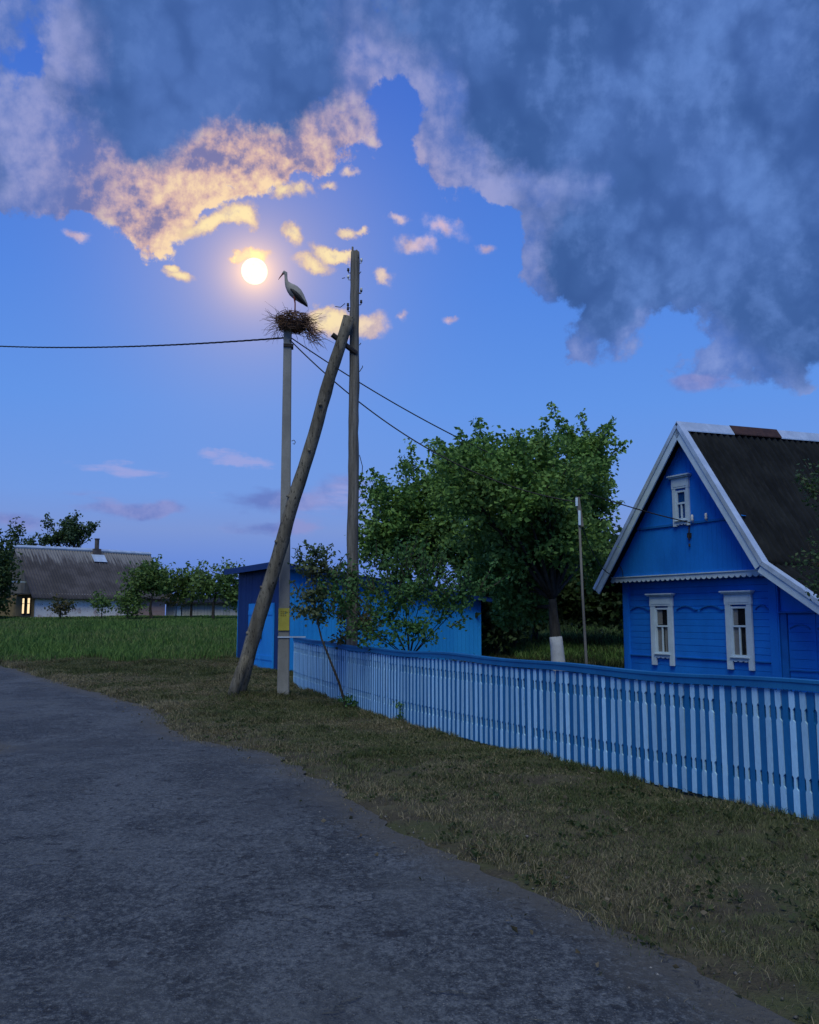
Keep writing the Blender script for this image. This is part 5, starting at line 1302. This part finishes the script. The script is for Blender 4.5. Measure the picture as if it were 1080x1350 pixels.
# across the meadow
B = g3(200, 811, 45.5)
tree('meadow_tree', 'low green tree in front of the right end of the far house', 'tree', B, lobes_px([(200, 755, 18, 15), (186, 770, 17, 14), (212, 768, 14, 16), (172, 790, 13, 13)], 45.5), [B, (B[0] - .1, B[1], B[2] + .6), (B[0], B[1], B[2] + 1.3)], .09, 90, 26, .24, .21, M['leaf_far'], group='trees across the meadow', shoots=16, branches=5)
B = g3(252, 811, 47)
tree('meadow_tree', 'open green tree in the gap between the far house and outbuilding', 'tree', B, lobes_px([(236, 762, 17, 12), (258, 762, 20, 13), (248, 778, 24, 12), (222, 772, 12, 10)], 47), [B, (B[0], B[1], B[2] + .7), (B[0] + .1, B[1], B[2] + 1.4)], .08, 70, 22, .24, .21, M['leaf_far'], group='trees across the meadow', shoots=20, branches=5)
B = g3(281, 811, 46)
tree('meadow_tree', 'round green tree with thin dark trunk left of the blue shed', 'tree', B, lobes_px([(280, 766, 22, 12), (304, 764, 16, 22), (288, 780, 26, 13), (308, 788, 12, 16), (264, 774, 14, 12)], 46), [B, (B[0], B[1], B[2] + .7), (B[0] + .1, B[1], B[2] + 1.3)], .09, 90, 24, .24, .21, M['leaf_far'], group='trees across the meadow', shoots=18, branches=5)
for (px, Y, lst, lab, mt) in [(134, 44.5, [(134, 797, 13, 9)], 'small bush before the middle of the whitewashed wall', 'leaf_far'), (168, 44.8, [(168, 795, 12, 11), (176, 800, 9, 8)], 'small bush below the low tree at the whitewashed wall', 'leaf_far'),
                              (80, 44, [(82, 800, 12, 6)], 'sparse bush near the lit windows of the far house', 'leaf_dry'), (232, 49, [(226, 785, 10, 14), (236, 790, 7, 10)], 'greyish bare bush at the right corner of the far house', 'leaf_dry')]:
    B = g3(px, 813, Y)
    tree('meadow_bush', lab, 'bush', B, lobes_px(lst, Y), [B, (B[0], B[1], B[2] + .5)], .04, 20, 16, .20, .17, M[mt], group='bushes along the far house', branches=6, shoots=6, shoot_len=.5)
B = g3(96, 800, 62)
tree('tall_tree', 'dark tree with spiky top rising behind the far house roof', 'tree', B, lobes_px([(94, 706, 17, 14), (86, 692, 5, 11), (99, 690, 5, 11), (107, 702, 11, 9), (122, 694, 6, 2.5, 0, .6), (64, 694, 3, 9, 0, .6), (74, 711, 14, 7), (60, 713, 8, 5), (40, 716, 4, 5, 0, .5)], 62),
     [B, (B[0], B[1], B[2] + 3), (B[0], B[1], B[2] + 4.5)], .18, 120, 26, .17, .22, M['leaf_spire'], shoots=40, branches=4, shoot_len=.5)
B = g3(-8, 812, 45.5)
tree('tall_tree', 'dark leafy tree at the left edge beside the far house gable', 'tree', B, lobes_px([(-6, 738, 17, 26), (-5, 780, 16, 26), (-28, 770, 24, 40), (2, 760, 11, 22)], 45.5), [B, (B[0] - .1, B[1], B[2] + 1.2), (B[0] - .3, B[1], B[2] + 2.2)], .14, 150, 34, .26, .23, M['leaf_dark'], shoots=24, branches=5)
B = g3(30, 800, 58)
tree('tall_tree', 'slim dark treetop between the left edge and far house ridge', 'tree', B, lobes_px([(18, 722, 8, 14), (19, 706, 4, 12), (10, 740, 14, 16), (30, 735, 8, 16)], 58), [B, (B[0], B[1], B[2] + 2.2)], .12, 50, 30, .26, .24, M['leaf_dark'], shoots=12, branches=4)

# tree outside the right edge whose branches reach in front of the cottage roof
B = (9.4, 13.6, 0.0)
tree('side_tree', 'leafy branches reaching in front of the cottage roof from the right edge', 'tree', B, lobes_px([(1070, 648, 16, 14), (1085, 632, 22, 16), (1070, 742, 22, 14), (1078, 770, 20, 16), (1095, 752, 26, 22), (1120, 690, 40, 60), (1170, 700, 60, 90), (1150, 620, 50, 50)], 14.0, .9),
     [B, (9.3, 13.7, 1.2), (9.0, 13.8, 2.2)], .12, 200, 18, .10, .075, M['leaf_spire'], branches=6, shoots=30, shoot_len=.3, fill=.7)

def verge_weeds():
    """low broad-leaved weeds, clover and fallen leaves in the verge"""
    n = 5200; Y = 3.0 + 20 * RNG.random(n) ** 1.6; X = RNG.uniform(-9, 5.2, n)
    d_ = poly_dist(X, Y, rR); df = poly_dist(X, Y, fP)
    k = (d_ > .05) & (df > .05) & (np.abs(X) < Y * .5 + .4) & (Y < 22) & (vnoise(X, Y, .8, 1) + .3 * RNG.random(n) > .66)
    X, Y, d_ = X[k], Y[k], d_[k]
    C = np.column_stack([X, Y, gz(X, Y) + lumps(X, Y, d_) + .02])
    V = leaf_cloud(C, 9, .035, .042, -.25, .25); i = (np.arange(len(V) // 4) * 4)[:, None]
    tag(np_mesh('verge_weeds', V, np.vstack([i + [[0, 1, 2]], i + [[0, 2, 3]]]), leaf_mat('weed_leaves', (0.030, 0.050, 0.018), (0.060, 0.082, 0.030), (0.085, 0.090, 0.040))), 'low broad-leaved weeds scattered in the verge grass', 'weeds', kind='stuff')
    n = 1500; Y = 3.0 + 14 * RNG.random(n) ** 1.4; X = RNG.uniform(-6, 5.2, n); d_ = poly_dist(X, Y, rR); df = poly_dist(X, Y, fP)
    k = (d_ > -.5) & (df > .05) & (np.abs(X) < Y * .5 + .4); X, Y, d_ = X[k], Y[k], d_[k]
    C = np.column_stack([X, Y, gz(X, Y) + np.where(d_ > 0, lumps(X, Y, np.abs(d_)), .01) + .03])
    V = leaf_cloud(C, 1, .0, .045, 0, .1); i = (np.arange(len(V) // 4) * 4)[:, None]
    tag(np_mesh('fallen_leaves', V, np.vstack([i + [[0, 1, 2]], i + [[0, 2, 3]]]), leaf_mat('dead_leaves', (0.10, 0.075, 0.045), (0.24, 0.20, 0.14), (0.055, 0.042, 0.030))), 'dry fallen leaves and stalks lying on the verge', 'leaves', kind='stuff')
verge_weeds()
